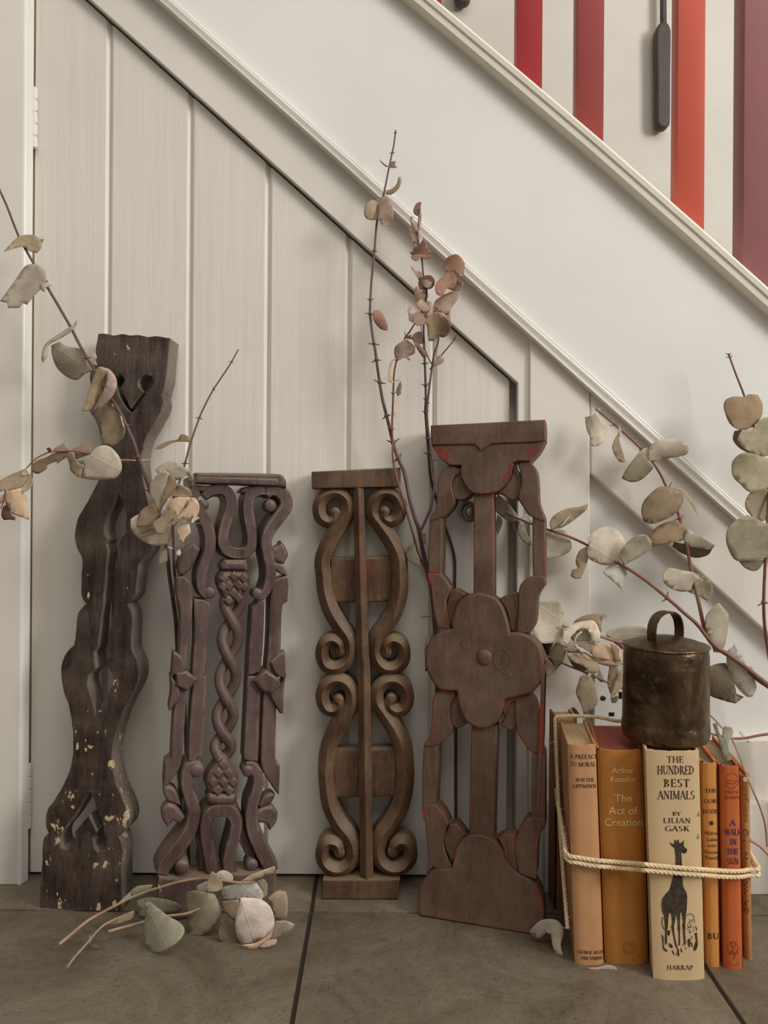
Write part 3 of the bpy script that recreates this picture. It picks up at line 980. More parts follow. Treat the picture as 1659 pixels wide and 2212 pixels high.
# ---- 4: flower panel with red arrises
pl4 = Plane(0.8755, -0.283, 0.1007)
t4 = thing('carved_baluster', 'dusty red brown panel with a large four-petal flower, beside the books', 'carving',
           on_floor(1035, 1995), 'carved wooden balusters leaning on the door')
W4 = M_wood4
T4 = 0.026


def r4(name, z, pts, h, t=T4, bev=0.0016, corner=45):
    return slab(t4, name, pl4, [Z(z, pts)], h, t + h, bev, W4, 4, corner, 0, 2)


r4('top_rail', '7', [(158, 113), (600, 92), (1080, 67), (1084, 140), (1082, 232), (1022, 250), (655, 264), (600, 300), (560, 322), (512, 268), (330, 272), (165, 275), (158, 200)], 0.0055)
r4('crown_lobe', '7', [(163, 262), (500, 262), (655, 258), (1078, 225), (1066, 262), (1020, 335), (955, 403), (870, 402), (818, 415), (806, 440), (806, 500), (772, 570), (702, 640), (640, 662),
                       (530, 667), (470, 640), (420, 570), (396, 500), (400, 435), (300, 430), (230, 372), (185, 312)], 0.0035)
r4('wing', '7', [(300, 428), (345, 440), (392, 460), (385, 500), (342, 530), (322, 600), (345, 720), (300, 800), (236, 857), (150, 886), (144, 870), (185, 790), (200, 700), (205, 580), (240, 480)], 0.0)
r4('wing', '7', [(955, 400), (1010, 470), (1026, 600), (1032, 730), (1076, 850), (1076, 892), (970, 852), (900, 770), (860, 690), (885, 580), (872, 480), (862, 440), (870, 398)], 0.0)
r4('inner_leaf', '7', [(388, 465), (342, 520), (318, 600), (345, 705), (400, 712), (455, 682), (492, 650), (430, 580), (398, 510)], -0.003)
r4('inner_leaf', '7', [(822, 430), (850, 460), (888, 530), (890, 600), (858, 705), (800, 712), (740, 672), (690, 650), (772, 565), (806, 500)], -0.003)
r4('side_bar', '7', [(145, 868), (240, 858), (241, 1000), (233, 1312), (128, 1302), (130, 1100), (140, 950)], -0.001)
r4('side_bar', '7', [(974, 850), (1079, 872), (1081, 1332), (979, 1335), (974, 1100)], -0.001)
r4('centre_bar', '7', [(497, 655), (657, 655), (660, 1100), (660, 1500), (494, 1500), (497, 1100)], -0.0015)
r4('wing', '7', [(124, 1300), (232, 1308), (290, 1385), (312, 1440), (275, 1550), (312, 1720), (312, 1770), (240, 1755), (205, 1745), (170, 1600), (150, 1400)], 0.0)
r4('wing', '7', [(1070, 1322), (1079, 1390), (1060, 1420), (1020, 1500), (1005, 1700), (950, 1795), (845, 1785), (860, 1600), (868, 1420), (930, 1345), (978, 1328)], 0.0)
r4('inner_leaf', '7', [(308, 1445), (350, 1430), (438, 1475), (372, 1540), (335, 1620), (318, 1745), (275, 1600)], -0.003)
r4('inner_leaf', '7', [(700, 1512), (820, 1455), (862, 1472), (862, 1600), (845, 1785), (795, 1770), (765, 1620)], -0.003)
fl_top = Z('7', [(330, 1750), (318, 1700), (330, 1650), (362, 1560), (430, 1490), (520, 1460), (600, 1468), (682, 1502), (742, 1580), (782, 1700), (797, 1782), (870, 1780), (960, 1812), (1032, 1880),
                 (1070, 1990), (1076, 2100)])
fl_bot = Z('8', [(1064, -40), (1060, 30), (1040, 110), (985, 180), (940, 215), (835, 240), (745, 262), (732, 330), (700, 420), (640, 470), (560, 492), (470, 462), (410, 402), (372, 300), (358, 192),
                 (250, 190), (200, 160), (140, 70), (116, -10)]) + Z('7', [(112, 2100), (110, 2000), (122, 1900), (170, 1822), (240, 1772)])
fw = slab(t4, 'flower', pl4, [fl_top + fl_bot], 0.006, T4 + 0.006, 0.0035, W4, 4, 60, 0, 3)
c_ = Z('7', [(592, 1982)])[0]
knob_on(t4, 'flower_centre', pl4, c_, 17, 0.0095, W4, 0.4, 0.01)
c_ = Z('7', [(735, 1995)])[0]
ring = MB()
lc = pl4.loc(c_)
ring.tube([pl4.world(lc.x + 0.0095 * math.cos(a), lc.y + 0.011 * math.sin(a), 0.0060) for a in [k * 0.26 for k in range(-6, 19)]], 0.0006, 6)
ring.build('flower_ring', M_wood4b, t4)
for x0, y0, x1, y1 in ((480, 1640, 490, 1890), (700, 2075, 800, 2140), (390, 1830, 430, 1920)):
    a_, b_ = [pl4.loc(q) for q in Z('7', [(x0, y0), (x1, y1)])]
    MB().tube([pl4.world(a_.x, a_.y, 0.0058), pl4.world((a_.x + b_.x) / 2 + 0.0006, (a_.y + b_.y) / 2, 0.0062), pl4.world(b_.x, b_.y, 0.0058)], 0.0005, 6).build('carved_vein', M_wood4b, t4)
r4('wing', '8', [(215, 188), (350, 198), (335, 250), (302, 330), (305, 430), (322, 500), (290, 560), (202, 628), (100, 642), (94, 615), (140, 550), (155, 400), (160, 290), (180, 228)], 0.0)
r4('wing', '8', [(940, 213), (990, 290), (1010, 400), (1016, 520), (1030, 620), (1061, 700), (955, 682), (890, 612), (840, 530), (825, 450), (820, 260)], 0.0)
r4('inner_leaf', '8', [(345, 215), (382, 300), (442, 455), (372, 496), (325, 485), (298, 440), (303, 330)], -0.003)
r4('inner_leaf', '8', [(740, 290), (825, 255), (830, 500), (770, 516), (700, 470), (730, 400)], -0.003)
r4('side_bar', '8', [(90, 632), (202, 622), (196, 900), (182, 1115), (78, 1118), (78, 900)], -0.001)
r4('side_bar', '8', [(953, 672), (1061, 692), (1061, 1275), (1040, 1268), (948, 1215), (948, 900)], -0.001)
r4('centre_bar', '8', [(470, 480), (676, 470), (664, 900), (652, 1380), (452, 1360), (460, 900)], -0.0015)
r4('wing', '8', [(74, 1108), (182, 1098), (242, 1160), (292, 1250), (262, 1320), (252, 1400), (272, 1500), (322, 1605), (190, 1615), (140, 1562), (120, 1400), (100, 1230)], 0.0)
r4('wing', '8', [(1061, 1215), (1061, 1280), (1020, 1332), (1000, 1500), (996, 1640), (985, 1700), (850, 1650), (825, 1500), (828, 1370), (892, 1240), (948, 1205)], 0.0)
r4('inner_leaf', '8', [(295, 1262), (350, 1262), (422, 1350), (362, 1430), (330, 1570), (270, 1480), (252, 1380)], -0.003)
r4('inner_leaf', '8', [(678, 1372), (750, 1340), (825, 1352), (838, 1500), (845, 1645), (760, 1570), (718, 1450)], -0.003)
r4('base_block', '8', [(66, 1973), (60, 1800), (80, 1720), (130, 1650), (190, 1610), (322, 1600), (340, 1500), (370, 1410), (430, 1352), (520, 1330), (600, 1350), (662, 1382), (722, 1470), (762, 1560), (850, 1645),
                       (940, 1692), (1000, 1750), (1040, 1850), (1052, 1950), (1052, 2080), (990, 2124), (520, 2050)], 0.0035)


def ridge4(z, pts, r=0.0007, h=-0.0022):
    L_ = [pl4.loc(q) for q in Z(z, pts)]
    P3 = [pl4.world(q.x, q.y, h) for q in smooth([tuple(q) for q in L_], 5, False, 170)]
    MB().tube(P3, r, 6).build('leaf_ridge', M_wood4b, t4)


for z, pts in (('7', [(835, 470), (862, 540), (860, 610), (850, 690)]), ('7', [(345, 545), (332, 610), (352, 690)]), ('7', [(830, 1475), (845, 1590), (835, 1760)]), ('7', [(352, 1450), (320, 1530), (300, 1620)]),
               ('8', [(335, 230), (305, 330), (315, 470)]), ('8', [(818, 265), (822, 380), (818, 490)]), ('8', [(268, 1290), (262, 1400), (315, 1555)]), ('8', [(740, 1370), (770, 1480), (800, 1590)])):
    ridge4(z, pts)


M_red = wood('exposed_red_paint', rgb(110, 48, 38), rgb(132, 58, 46), rgb(142, 70, 56), 0.55, (60, 60, 10), 0.3)
for pts, h_ in (([(178, 285), (225, 276), (262, 300), (306, 340), (300, 406), (235, 374), (196, 325)], 0.0038), ([(935, 297), (975, 280), (1032, 272), (1016, 330), (957, 402), (945, 350)], 0.0038),
                ([(800, 405), (826, 428), (805, 500), (772, 555), (742, 575), (736, 540), (782, 480)], 0.0038), ([(128, 1308), (180, 1306), (165, 1345), (146, 1400)], 0.0003),
                ([(345, 640), (362, 690), (345, 712), (330, 690)], -0.0026)):
    slab(t4, 'paint_patch', pl4, [Z('7', pts)], h_, 0.002, 0.0004, M_red, 3, 60)
for pts, h_ in (([(735, 262), (830, 242), (935, 222), (905, 240), (800, 275), (765, 330), (730, 400), (728, 340)], 0.0004), ([(78, 1125), (150, 1122), (120, 1165), (92, 1230)], 0.0003),
                ([(960, 1715), (1000, 1760), (1038, 1850), (1046, 1930), (1000, 1830)], 0.0038)):
    slab(t4, 'paint_patch', pl4, [Z('8', pts)], h_, 0.002, 0.0004, M_red, 3, 60)
# ================================================================== BOOKS, TWINE AND BELL
# ---- lettering: a small roman face drawn with strokes
TK, TN = 0.15, 0.065
GL = {
 'A': (0.78, [('l', .04, 0, .38, 1, TN), ('l', .36, 1, .72, 0, TK), ('l', .18, .35, .60, .35, TN), ('s', .04, 0), ('s', .72, 0)]),
 'B': (0.64, [('l', .15, 0, .15, 1, TK), ('a', .15, .75, .36, .23, -90, 90), ('a', .15, .27, .42, .25, -90, 90), ('s', .08, 0), ('s', .08, 1)]),
 'C': (0.76, [('a', .42, .5, .40, .48, 40, 320)]),
 'D': (0.78, [('l', .15, 0, .15, 1, TK), ('a', .15, .5, .54, .47, -90, 90), ('s', .08, 0), ('s', .08, 1)]),
 'E': (0.62, [('l', .15, 0, .15, 1, TK), ('l', .08, .965, .55, .965, TN), ('l', .15, .52, .45, .52, TN), ('l', .08, .035, .58, .035, TN), ('v', .55, .9), ('v', .58, .1), ('v', .45, .52)]),
 'F': (0.58, [('l', .15, 0, .15, 1, TK), ('l', .08, .965, .55, .965, TN), ('l', .15, .5, .45, .5, TN), ('s', .15, 0), ('v', .55, .9), ('v', .45, .5)]),
 'G': (0.80, [('a', .42, .5, .40, .48, 40, 330), ('l', .72, .05, .72, .42, TK), ('s', .72, .42)]),
 'H': (0.80, [('l', .15, 0, .15, 1, TK), ('l', .65, 0, .65, 1, TK), ('l', .15, .5, .65, .5, TN), ('s', .15, 0), ('s', .15, 1), ('s', .65, 0), ('s', .65, 1)]),
 'I': (0.34, [('l', .17, 0, .17, 1, TK), ('s', .17, 0), ('s', .17, 1)]),
 'K': (0.74, [('l', .15, 0, .15, 1, TK), ('l', .17, .42, .62, 1, TN), ('l', .30, .55, .68, 0, TK), ('s', .15, 0), ('s', .15, 1), ('s', .62, 1), ('s', .68, 0)]),
 'L': (0.60, [('l', .15, 0, .15, 1, TK), ('l', .08, .035, .56, .035, TN), ('v', .56, .1), ('s', .15, 1)]),
 'M': (0.94, [('l', .12, 0, .14, 1, TN), ('l', .14, 1, .47, .05, TK), ('l', .47, .05, .80, 1, TN), ('l', .80, 0, .80, 1, TK), ('s', .12, 0), ('s', .80, 0), ('s', .10, 1), ('s', .82, 1)]),
 'N': (0.82, [('l', .13, 0, .13, 1, TN), ('l', .13, 1, .68, .02, TK), ('l', .68, 0, .68, 1, TN), ('s', .13, 0), ('s', .10, 1), ('s', .68, 1)]),
 'O': (0.84, [('a', .42, .5, .38, .48, 0, 360)]),
 'P': (0.62, [('l', .15, 0, .15, 1, TK), ('a', .15, .73, .38, .25, -90, 90), ('s', .15, 0), ('s', .08, 1)]),
 'R': (0.70, [('l', .15, 0, .15, 1, TK), ('a', .15, .75, .36, .23, -90, 90), ('l', .32, .5, .66, 0, TK), ('s', .15, 0), ('s', .08, 1), ('s', .66, 0)]),
 'S': (0.56, [('a', .29, .745, .22, .235, 40, 270), ('a', .27, .265, .24, .245, -140, 90)]),
 'T': (0.68, [('l', .34, 0, .34, 1, TK), ('l', .02, .965, .66, .965, TN), ('v', .03, .9), ('v', .65, .9), ('s', .34, 0)]),
 'U': (0.78, [('l', .15, .3, .15, 1, TK), ('a', .39, .30, .24, .28, 180, 360), ('l', .64, .3, .64, 1, TN), ('s', .15, 1), ('s', .64, 1)]),
 'W': (1.06, [('l', .04, 1, .30, 0, TK), ('l', .30, 0, .52, .95, TN), ('l', .50, 1, .76, 0, TK), ('l', .76, 0, 1.0, 1, TN), ('s', .05, 1), ('s', 1.0, 1)]),
 'X': (0.72, [('l', .05, 1, .66, 0, TK), ('l', .06, 0, .64, 1, TN), ('s', .06, 0), ('s', .66, 0), ('s', .05, 1), ('s', .64, 1)]),
 'Y': (0.70, [('l', .02, 1, .35, .45, TK), ('l', .68, 1, .35, .45, TN), ('l', .35, 0, .35, .48, TK), ('s', .35, 0), ('s', .03, 1), ('s', .67, 1)]),
 '&': (0.80, [('a', .36, .77, .18, .2, -60, 250), ('a', .34, .28, .28, .26, 60, 340), ('l', .24, .66, .74, .02, TK)]),
 ' ': (0.32, []),
}


def stroke_quad(x0, y0, x1, y1, w):
    d = Vector((x1 - x0, y1 - y0))
    n = Vector((-d.y, d.x)).normalized() * (w / 2)
    return [(x0 + n.x, y0 + n.y), (x0 - n.x, y0 - n.y), (x1 - n.x, y1 - n.y), (x1 + n.x, y1 + n.y)]


def glyphs(text, bold=1.0, gap=0.06):
    """list of polygons of the line of text, cap height 1, and its length"""
    polys, x = [], 0.0
    for chx in text:
        wd, st = GL[chx]
        for s in st:
            if s[0] == 'l':
                polys.append([(x + p, q) for p, q in stroke_quad(s[1], s[2], s[3], s[4], s[5] * bold)])
            elif s[0] == 's':
                y0 = 0 if s[2] == 0 else (s[2] - 0.055 if s[2] <= 1 else s[2])
                polys.append([(x + s[1] - .13, y0), (x + s[1] + .13, y0), (x + s[1] + .13, y0 + .055 * bold), (x + s[1] - .13, y0 + .055 * bold)])
            elif s[0] == 'v':
                polys.append([(x + s[1] - .03, s[2] - .1), (x + s[1] + .03, s[2] - .1), (x + s[1] + .03, s[2] + .1), (x + s[1] - .03, s[2] + .1)])
            else:
                _, cx, cy, rx, ry, a0, a1 = s
                k = 14
                for i in range(k):
                    ring_ = []
                    for a in (a0 + (a1 - a0) * i / k, a0 + (a1 - a0) * (i + 1) / k):
                        r = math.radians(a)
                        th = (TN + (TK * 1.05 - TN) * abs(math.cos(r)) ** 1.5) * bold
                        ring_.append([(x + cx + (rx - th / 2 * sg) * math.cos(r), cy + (ry - TN / 2 * sg) * math.sin(r)) for sg in (-0.4, 1.6)])
                    (o0, i0), (o1, i1) = ring_
                    polys.append([o0, o1, i1, i0])
        x += wd + gap
    return polys, x - gap


def font_polys(text):
    cu = bpy.data.curves.new('tmp', 'FONT')
    cu.body = text
    cu.size = 1.0
    cu.resolution_u = 3
    o = bpy.data.objects.new('tmp', cu)
    COL.objects.link(o)
    dg = bpy.context.evaluated_depsgraph_get()
    me = bpy.data.meshes.new_from_object(o.evaluated_get(dg))
    vs = [(v.co.x, v.co.y) for v in me.vertices]
    ps = [[vs[i] for i in p.vertices] for p in me.polygons]
    bpy.data.objects.remove(o)
    bpy.data.curves.remove(cu)
    bpy.data.meshes.remove(me)
    return ps, max(v[0] for v in vs), 0.73


def ink(name, c, rough=0.7, metal=0.0):
    return plain(name, c, rough, 0.3, 0.25, 300, 0, metal)


INK = ink('black_ink', rgb(52, 44, 36))
INK_G = ink('gilt', rgb(232, 200, 136), 0.5)
INK_B = ink('blue_ink', rgb(66, 52, 92))
INK_R = ink('brown_ink', rgb(140, 56, 28))
INK_O = ink('olive_ink', rgb(98, 74, 36))
INK_E = ink('embossed', rgb(150, 100, 52))


class Book:
    """closed book standing on its tail: spine to the room, given by the photo corners of its spine"""
    def __init__(s, label, TL, TR, BL, BR, Y, depth, yaw, cover, pages, bulge=0.003, rnd_=0.0):
        s.Y, s.bulge = Y, bulge
        c = [P(q[0], q[1], Y) for q in (TL, TR, BL, BR)]
        s.h = (c[0].z + c[1].z) / 2
        f = lambda a, b, z: a.x + (b.x - a.x) * (z - a.z) / (b.z - a.z)
        s.xl = lambda z: f(c[2], c[0], z)
        s.xr = lambda z: f(c[3], c[1], z)
        s.depth, s.yaw = depth, yaw
        s.t = thing('book', label, 'book', ((s.xl(0) + s.xr(0)) / 2, Y + depth / 2, 0), 'old books tied with twine')
        bt = 0.0022
        nz, nx = 14, 14
        # outer skin: left board, rounded spine, right board, as one cover with thickness
        vs, fs = [], []
        def section(z, k):
            """outline at height z; k=0 outer skin, 1 inner skin"""
            L, R = s.xl(z) + bt * k, s.xr(z) - bt * k
            pts = [(L + (yaw + 0.0) * depth, Y + depth)]
            pts.append((L, Y + 0.004))
            for i in range(nx + 1):
                t = i / nx
                pts.append((L + (R - L) * t, s.spineY(t) + (bt if k else 0)))
            pts.append((R, Y + 0.004))
            pts.append((R + yaw * depth, Y + depth))
            return pts
        zs = [0.0] + [s.h * i / nz for i in range(1, nz)] + [s.h]
        np_ = nx + 5
        for k in (0, 1):
            for z in zs:
                for i, (x, y) in enumerate(section(z, k)):
                    wv = 0.0
                    if rnd_ and z > s.h * 0.9: wv = rnd_ * noise.noise((x * 300, y * 300, 5))
                    vs.append((x, y, max(z + (wv if z == s.h else 0), 0.0)))
        m = len(zs)
        o_ = m * np_
        for j in range(m - 1):
            for i in range(np_ - 1):
                a = j * np_ + i
                fs.append((a, a + 1, a + np_ + 1, a + np_))
                fs.append((o_ + a, o_ + a + np_, o_ + a + np_ + 1, o_ + a + 1))
        for i in range(np_ - 1):
            fs.append((i, o_ + i, o_ + i + 1, i + 1))
            a = (m - 1) * np_ + i
            fs.append((a, a + 1, o_ + a + 1, o_ + a))
        for j in range(m - 1):
            a = j * np_
            fs.append((a, a + np_, o_ + a + np_, o_ + a))
            a = j * np_ + np_ - 1
            fs.append((a, o_ + a, o_ + a + np_, a + np_))
        obj('cover', vs, fs, cover, s.t, angle=0.7)
        # page block, a little smaller than the boards
        vs, fs = [], []
        for z in (0.0025, s.h - 0.0035):
            L, R = s.xl(z) + bt, s.xr(z) - bt
            row = [(L + yaw * (depth - 0.004), Y + depth - 0.004)]
            for i in range(9):
                t = i / 8
                row.append((L + (R - L) * t + yaw * 0.002, s.spineY(t) + bt + 0.0012))
            row.append((R + yaw * (depth - 0.004), Y + depth - 0.004))
            vs += [(x, y, z) for x, y in row]
        n = 11
        fs = [(i, (i + 1) % n, n + (i + 1) % n, n + i) for i in range(n)] + [tuple(range(n - 1, -1, -1)), tuple(range(n, 2 * n))]
        obj('page_block', vs, fs, pages, s.t, flat=True)

    def spineY(s, t):
        e = 2 * t - 1
        return s.Y + s.bulge * (1 - (1 - abs(e) ** 3.2))

    def at(s, px, py, lift=0.00035):
        Y = s.Y
        for _ in range(4):
            q = P(px, py, Y)
            L, R = s.xl(q.z), s.xr(q.z)
            t = min(max((q.x - L) / (R - L), 0.0), 1.0)
            Y = s.spineY(t) - lift
        q = P(px, py, Y)
        L, R = s.xl(q.z), s.xr(q.z)
        q.x = min(max(q.x, L + 0.0002), R - 0.0002)
        return q

    def print(s, name, polys, mat):
        """polys in photo pixels, laid onto the rounded spine"""
        vs, fs = [], []
        for p in polys:
            n = len(vs)
            vs += [s.at(*q) for q in p]
            fs.append(tuple(range(n, n + len(p))))
        return obj(name, vs, fs, mat, s.t, flat=True)

    def line(s, text, x0, x1, y_base, cap, bold=1.0, mode='serif', slope=0.0, sag=0.0, gap=0.06):
        if mode == 'serif': ps, L = glyphs(text, bold, gap); ch_ = 1.0
        else: ps, L, ch_ = font_polys(text)
        out = []
        for p in ps:
            out.append([(x0 + (x1 - x0) * u / L, y_base + slope * (x1 - x0) * u / L + sag * (1 - (2 * u / L - 1) ** 2) - v * cap / ch_) for u, v in p])
        return out

    def vline(s, text, x, y0, y1, wid, bold=1.0):
        """lettering running up the spine, from photo row y0 to y1"""
        ps, L = glyphs(text, bold)
        return [[(x + wid * (1 - v) - wid / 2, y0 + (y1 - y0) * u / L) for u, v in p] for p in ps]


def cloth(name, c, rough=0.7, weave=True, mott=0.12):
    m = M(name, rough, 0.35)
    n1 = m.noise(18, 5, 0.6)
    n2 = m.noise(60, 4, 0.6, m.vec((1, 1, 0.2)))
    col = m.mix(m.ramp(n1, [(0.3, 0.0), (0.72, 1.0)]), tuple(x * (1 + mott) for x in c[:3]) + (1,), tuple(x * (1 - mott) for x in c[:3]) + (1,))
    sp = m.ramp(m.noise(210, 2), [(0.72, 0.0), (0.78, 0.35)])
    col = m.mix(sp, col, tuple(x * 0.6 for x in c[:3]) + (1,))
    m.color(col)
    if weave:
        wv = m.node('ShaderNodeTexWave')
        wv.inputs['Scale'].default_value = 420
        m.link(m.vec((1, 1, 1), (0, 0.7, 0)), wv.inputs[0])
        m.bump(m.math('ADD', m.math('MULTIPLY', wv.outputs[1], 0.5), n2), 0.18, 0.0006)
    else:
        m.bump(m.math('ADD', n2, n1), 0.12, 0.001)
    return m.m


def pages(name, c):
    m = M(name, 0.85, 0.2)
    n = m.noise(1, 3, 0.5, m.vec((900, 20, 2)))
    n2 = m.noise(30, 4, 0.6)
    m.color(m.mix(m.math('MULTIPLY', m.ramp(n, [(0.35, 0.0), (0.65, 1.0)]), 0.7), c, tuple(x * 0.72 for x in c[:3]) + (1,)))
    m.bump(m.math('ADD', n, n2), 0.3, 0.0008)
    return m.m


PG_TAN = pages('tan_pages', rgb(186, 158, 122))
PG_RED = pages('red_stained_pages', rgb(158, 88, 74))
PG_GREY = pages('grey_pages', rgb(140, 124, 100))

bA = Book('peach paper book with a torn jacket top, first spine from the left', (1228, 1613), (1289, 1608), (1244, 2086), (1306, 2082), 0.7736, 0.090, 0.13,
          cloth('peach_jacket', rgb(188, 138, 96), 0.6, False), PG_TAN, 0.004, 0.0022)
bB = Book('thick ochre cloth book with gilt title and red page tops', (1292.5, 1624), (1391, 1619), (1309.5, 2086), (1403, 2090), 0.775, 0.098, 0.17,
          cloth('ochre_cloth', rgb(180, 118, 52), 0.55), PG_RED, 0.006)
bC = Book('tall cream book with a giraffe drawn on its spine', (1397, 1620), (1513, 1626), (1414, 2123), (1525, 2122), 0.7505, 0.090, 0.22,
          cloth('cream_jacket', rgb(206, 176, 134), 0.65, False, 0.08), PG_TAN, 0.0035, 0.0014)
bD = Book('slim yellow ochre book between the cream and the orange one', (1518.5, 1651), (1553.5, 1648), (1529, 2095), (1560, 2092), 0.772, 0.095, 0.15,
          cloth('yellow_cloth', rgb(200, 138, 72), 0.5), PG_GREY, 0.006)
bE = Book('bright orange book with blue lettering and a brown emblem', (1558.5, 1658), (1601, 1655), (1567, 2102), (1609, 2099), 0.768, 0.098, 0.15,
          cloth('orange_cloth', rgb(184, 95, 46), 0.65), PG_GREY, 0.005)
bF = Book('thin worn tan book at the right end of the tied row', (1602, 1677), (1622, 1676), (1612.5, 2083), (1629, 2080), 0.784, 0.08, 0.15,
          cloth('worn_tan_paper', rgb(172, 122, 72), 0.75, False, 0.25), PG_TAN, 0.005, 0.001)

# printed matter (photo pixels)
pr = bA.line('A PREFACE', 1231, 1291, 1638, 9.5, 1.0, sag=1.5) + bA.line('TO MORALS', 1231, 1293, 1654.5, 9.5, 1.0, sag=1.5)
bA.print('title_lettering', pr, INK)
pr = bA.line('WALTER', 1244, 1283, 1688, 7.5, 1.1) + bA.line('LIPPMANN', 1238, 1288, 1702, 8, 1.1)
bA.print('author_lettering', pr, INK)
pr = bA.line('GEORGE ALLEN', 1248, 1306, 2059, 7, 1.3, sag=2) + bA.line('AND UNWIN', 1255, 1301, 2072, 7, 1.3, sag=2)
bA.print('publisher_lettering', pr, INK)
pr = bB.line('Arthur', 1322, 1369, 1670, 13, 1, 'font') + bB.line('Koestler', 1318, 1374, 1689, 13, 1, 'font')
bB.print('author_lettering', pr, INK_G)
pr = bB.line('The', 1327, 1365, 1732, 17, 1, 'font') + bB.line('Act of', 1315, 1378, 1759, 18, 1, 'font') + bB.line('Creation', 1305, 1388, 1784, 17, 1, 'font')
bB.print('gilt_lettering', pr, INK_G)
def ring_polys(cx, cy, rx, ry, wd, a0=0, a1=360, k=24):
    out = []
    for i in range(k):
        a, b = math.radians(a0 + (a1 - a0) * i / k), math.radians(a0 + (a1 - a0) * (i + 1) / k)
        out.append([(cx + rx * math.cos(a), cy + ry * math.sin(a)), (cx + rx * math.cos(b), cy + ry * math.sin(b)),
                    (cx + (rx - wd) * math.cos(b), cy + (ry - wd) * math.sin(b)), (cx + (rx - wd) * math.cos(a), cy + (ry - wd) * math.sin(a))])
    return out


bB.print('embossed_emblem', ring_polys(1360, 2047, 14, 14, 1.6) + ring_polys(1360, 2047, 8, 9, 1.4, 30, 300) + ring_polys(1363, 2045, 4, 4, 1.4), INK_E)
pr = bC.line('THE', 1441, 1477, 1647.5, 14, 0.9) + bC.line('HUNDRED', 1420, 1500, 1673, 19, 0.95, gap=.03) + bC.line('BEST', 1434, 1490, 1700, 17, 1, gap=.1)
pr += bC.line('ANIMALS', 1421, 1501, 1726.5, 18.5, 0.95, gap=.03) 
bC.print('title_lettering', pr, INK)
pr = bC.line('BY', 1453, 1471, 1762, 8.5, 1.0) + bC.line('LILIAN', 1433, 1492, 1778, 11, 1.0, gap=.1)
pr += bC.line('GASK', 1437, 1489, 1795.5, 11.5, 1.1, gap=.1) 
bC.print('author_lettering', pr, INK)
pr = bC.line('HARRAP', 1441, 1498, 2095, 10, 0.9, gap=.08)
bC.print('publisher_lettering', pr, INK)


def fill(pts, n=3, corner=60):
    sm = smooth(pts, n, True, corner)
    k = len(sm)
    vo, eo, fo, *_ = delaunay_2d_cdt([p.to_2d() for p in sm], [(i, (i + 1) % k) for i in range(k)], [], 1, 1e-4)
    return [[(vo[i].x, vo[i].y) for i in f] for f in fo]


def lines(pts, w):
    out = []
    for a, b in zip(pts, pts[1:]):
        out.append(stroke_quad(a[0], a[1], b[0], b[1], w))
    return out


G = lambda pts: Z('g', pts)
gz = []
gz += fill(G([(345, 240), (385, 262), (412, 262), (412, 225), (422, 208), (434, 222), (440, 250), (448, 222), (460, 206), (474, 218), (472, 250), (500, 250), (545, 215), (535, 275), (550, 310), (580, 335), (575, 375),
              (545, 392), (505, 375), (508, 450), (515, 560), (522, 680), (525, 800), (547, 870), (577, 920), (583, 1000), (578, 1100), (572, 1190), (500, 1180), (420, 1200), (340, 1185), (275, 1215), (255, 1180), (244, 1110),
              (243, 1040), (262, 980), (300, 930), (345, 880), (370, 800), (395, 700), (420, 600), (430, 500), (425, 400), (412, 318), (380, 295)]))
for leg in ([(262, 1170), (345, 1170), (332, 1260), (322, 1390), (290, 1405), (286, 1290)], [(362, 1170), (432, 1180), (426, 1260), (412, 1340), (398, 1385), (370, 1370), (382, 1310)],
            [(432, 1180), (492, 1170), (486, 1330), (478, 1420), (456, 1420), (458, 1330)], [(502, 1150), (574, 1160), (560, 1300), (555, 1440), (535, 1440), (525, 1300)]):
    gz += fill(G(leg))
T_ = lambda pts: Z('t', pts)
for leg in ([(372, 560), (455, 560), (440, 660), (415, 760), (430, 900), (425, 1100), (370, 1110), (365, 900), (378, 740)],
            [(550, 560), (640, 590), (650, 760), (690, 1000), (730, 1150), (760, 1260), (700, 1200), (650, 1050), (610, 820), (565, 640)],
            [(755, 560), (825, 560), (815, 760), (820, 1000), (820, 1130), (770, 1140), (775, 950), (770, 740)],
            [(885, 480), (965, 500), (970, 800), (985, 1100), (940, 1130), (920, 900), (900, 700)],
            [(265, 790), (320, 880), (330, 1100), (345, 1200), (440, 1290), (420, 1340), (310, 1240), (295, 1050)],
            [(430, 700), (520, 680), (515, 800), (490, 860), (430, 790)],
            [(1250, 780), (1320, 740), (1335, 900), (1350, 1080), (1330, 1200), (1270, 1310), (1215, 1240), (1260, 1090), (1290, 980)],
            [(1050, 950), (1110, 930), (1130, 1050), (1110, 1200), (1075, 1130)], [(1150, 1040), (1185, 1060), (1190, 1200), (1155, 1150)],
            [(580, 1260), (630, 1330), (640, 1410), (600, 1390)], [(730, 1230), (780, 1250), (800, 1440), (750, 1470), (735, 1350)],
            [(840, 1180), (880, 1290), (880, 1360), (845, 1320)], [(960, 1150), (1000, 1240), (985, 1270)], [(480, 1060), (540, 1090), (600, 1150), (590, 1220), (500, 1180)]):
    gz += fill(T_(leg))
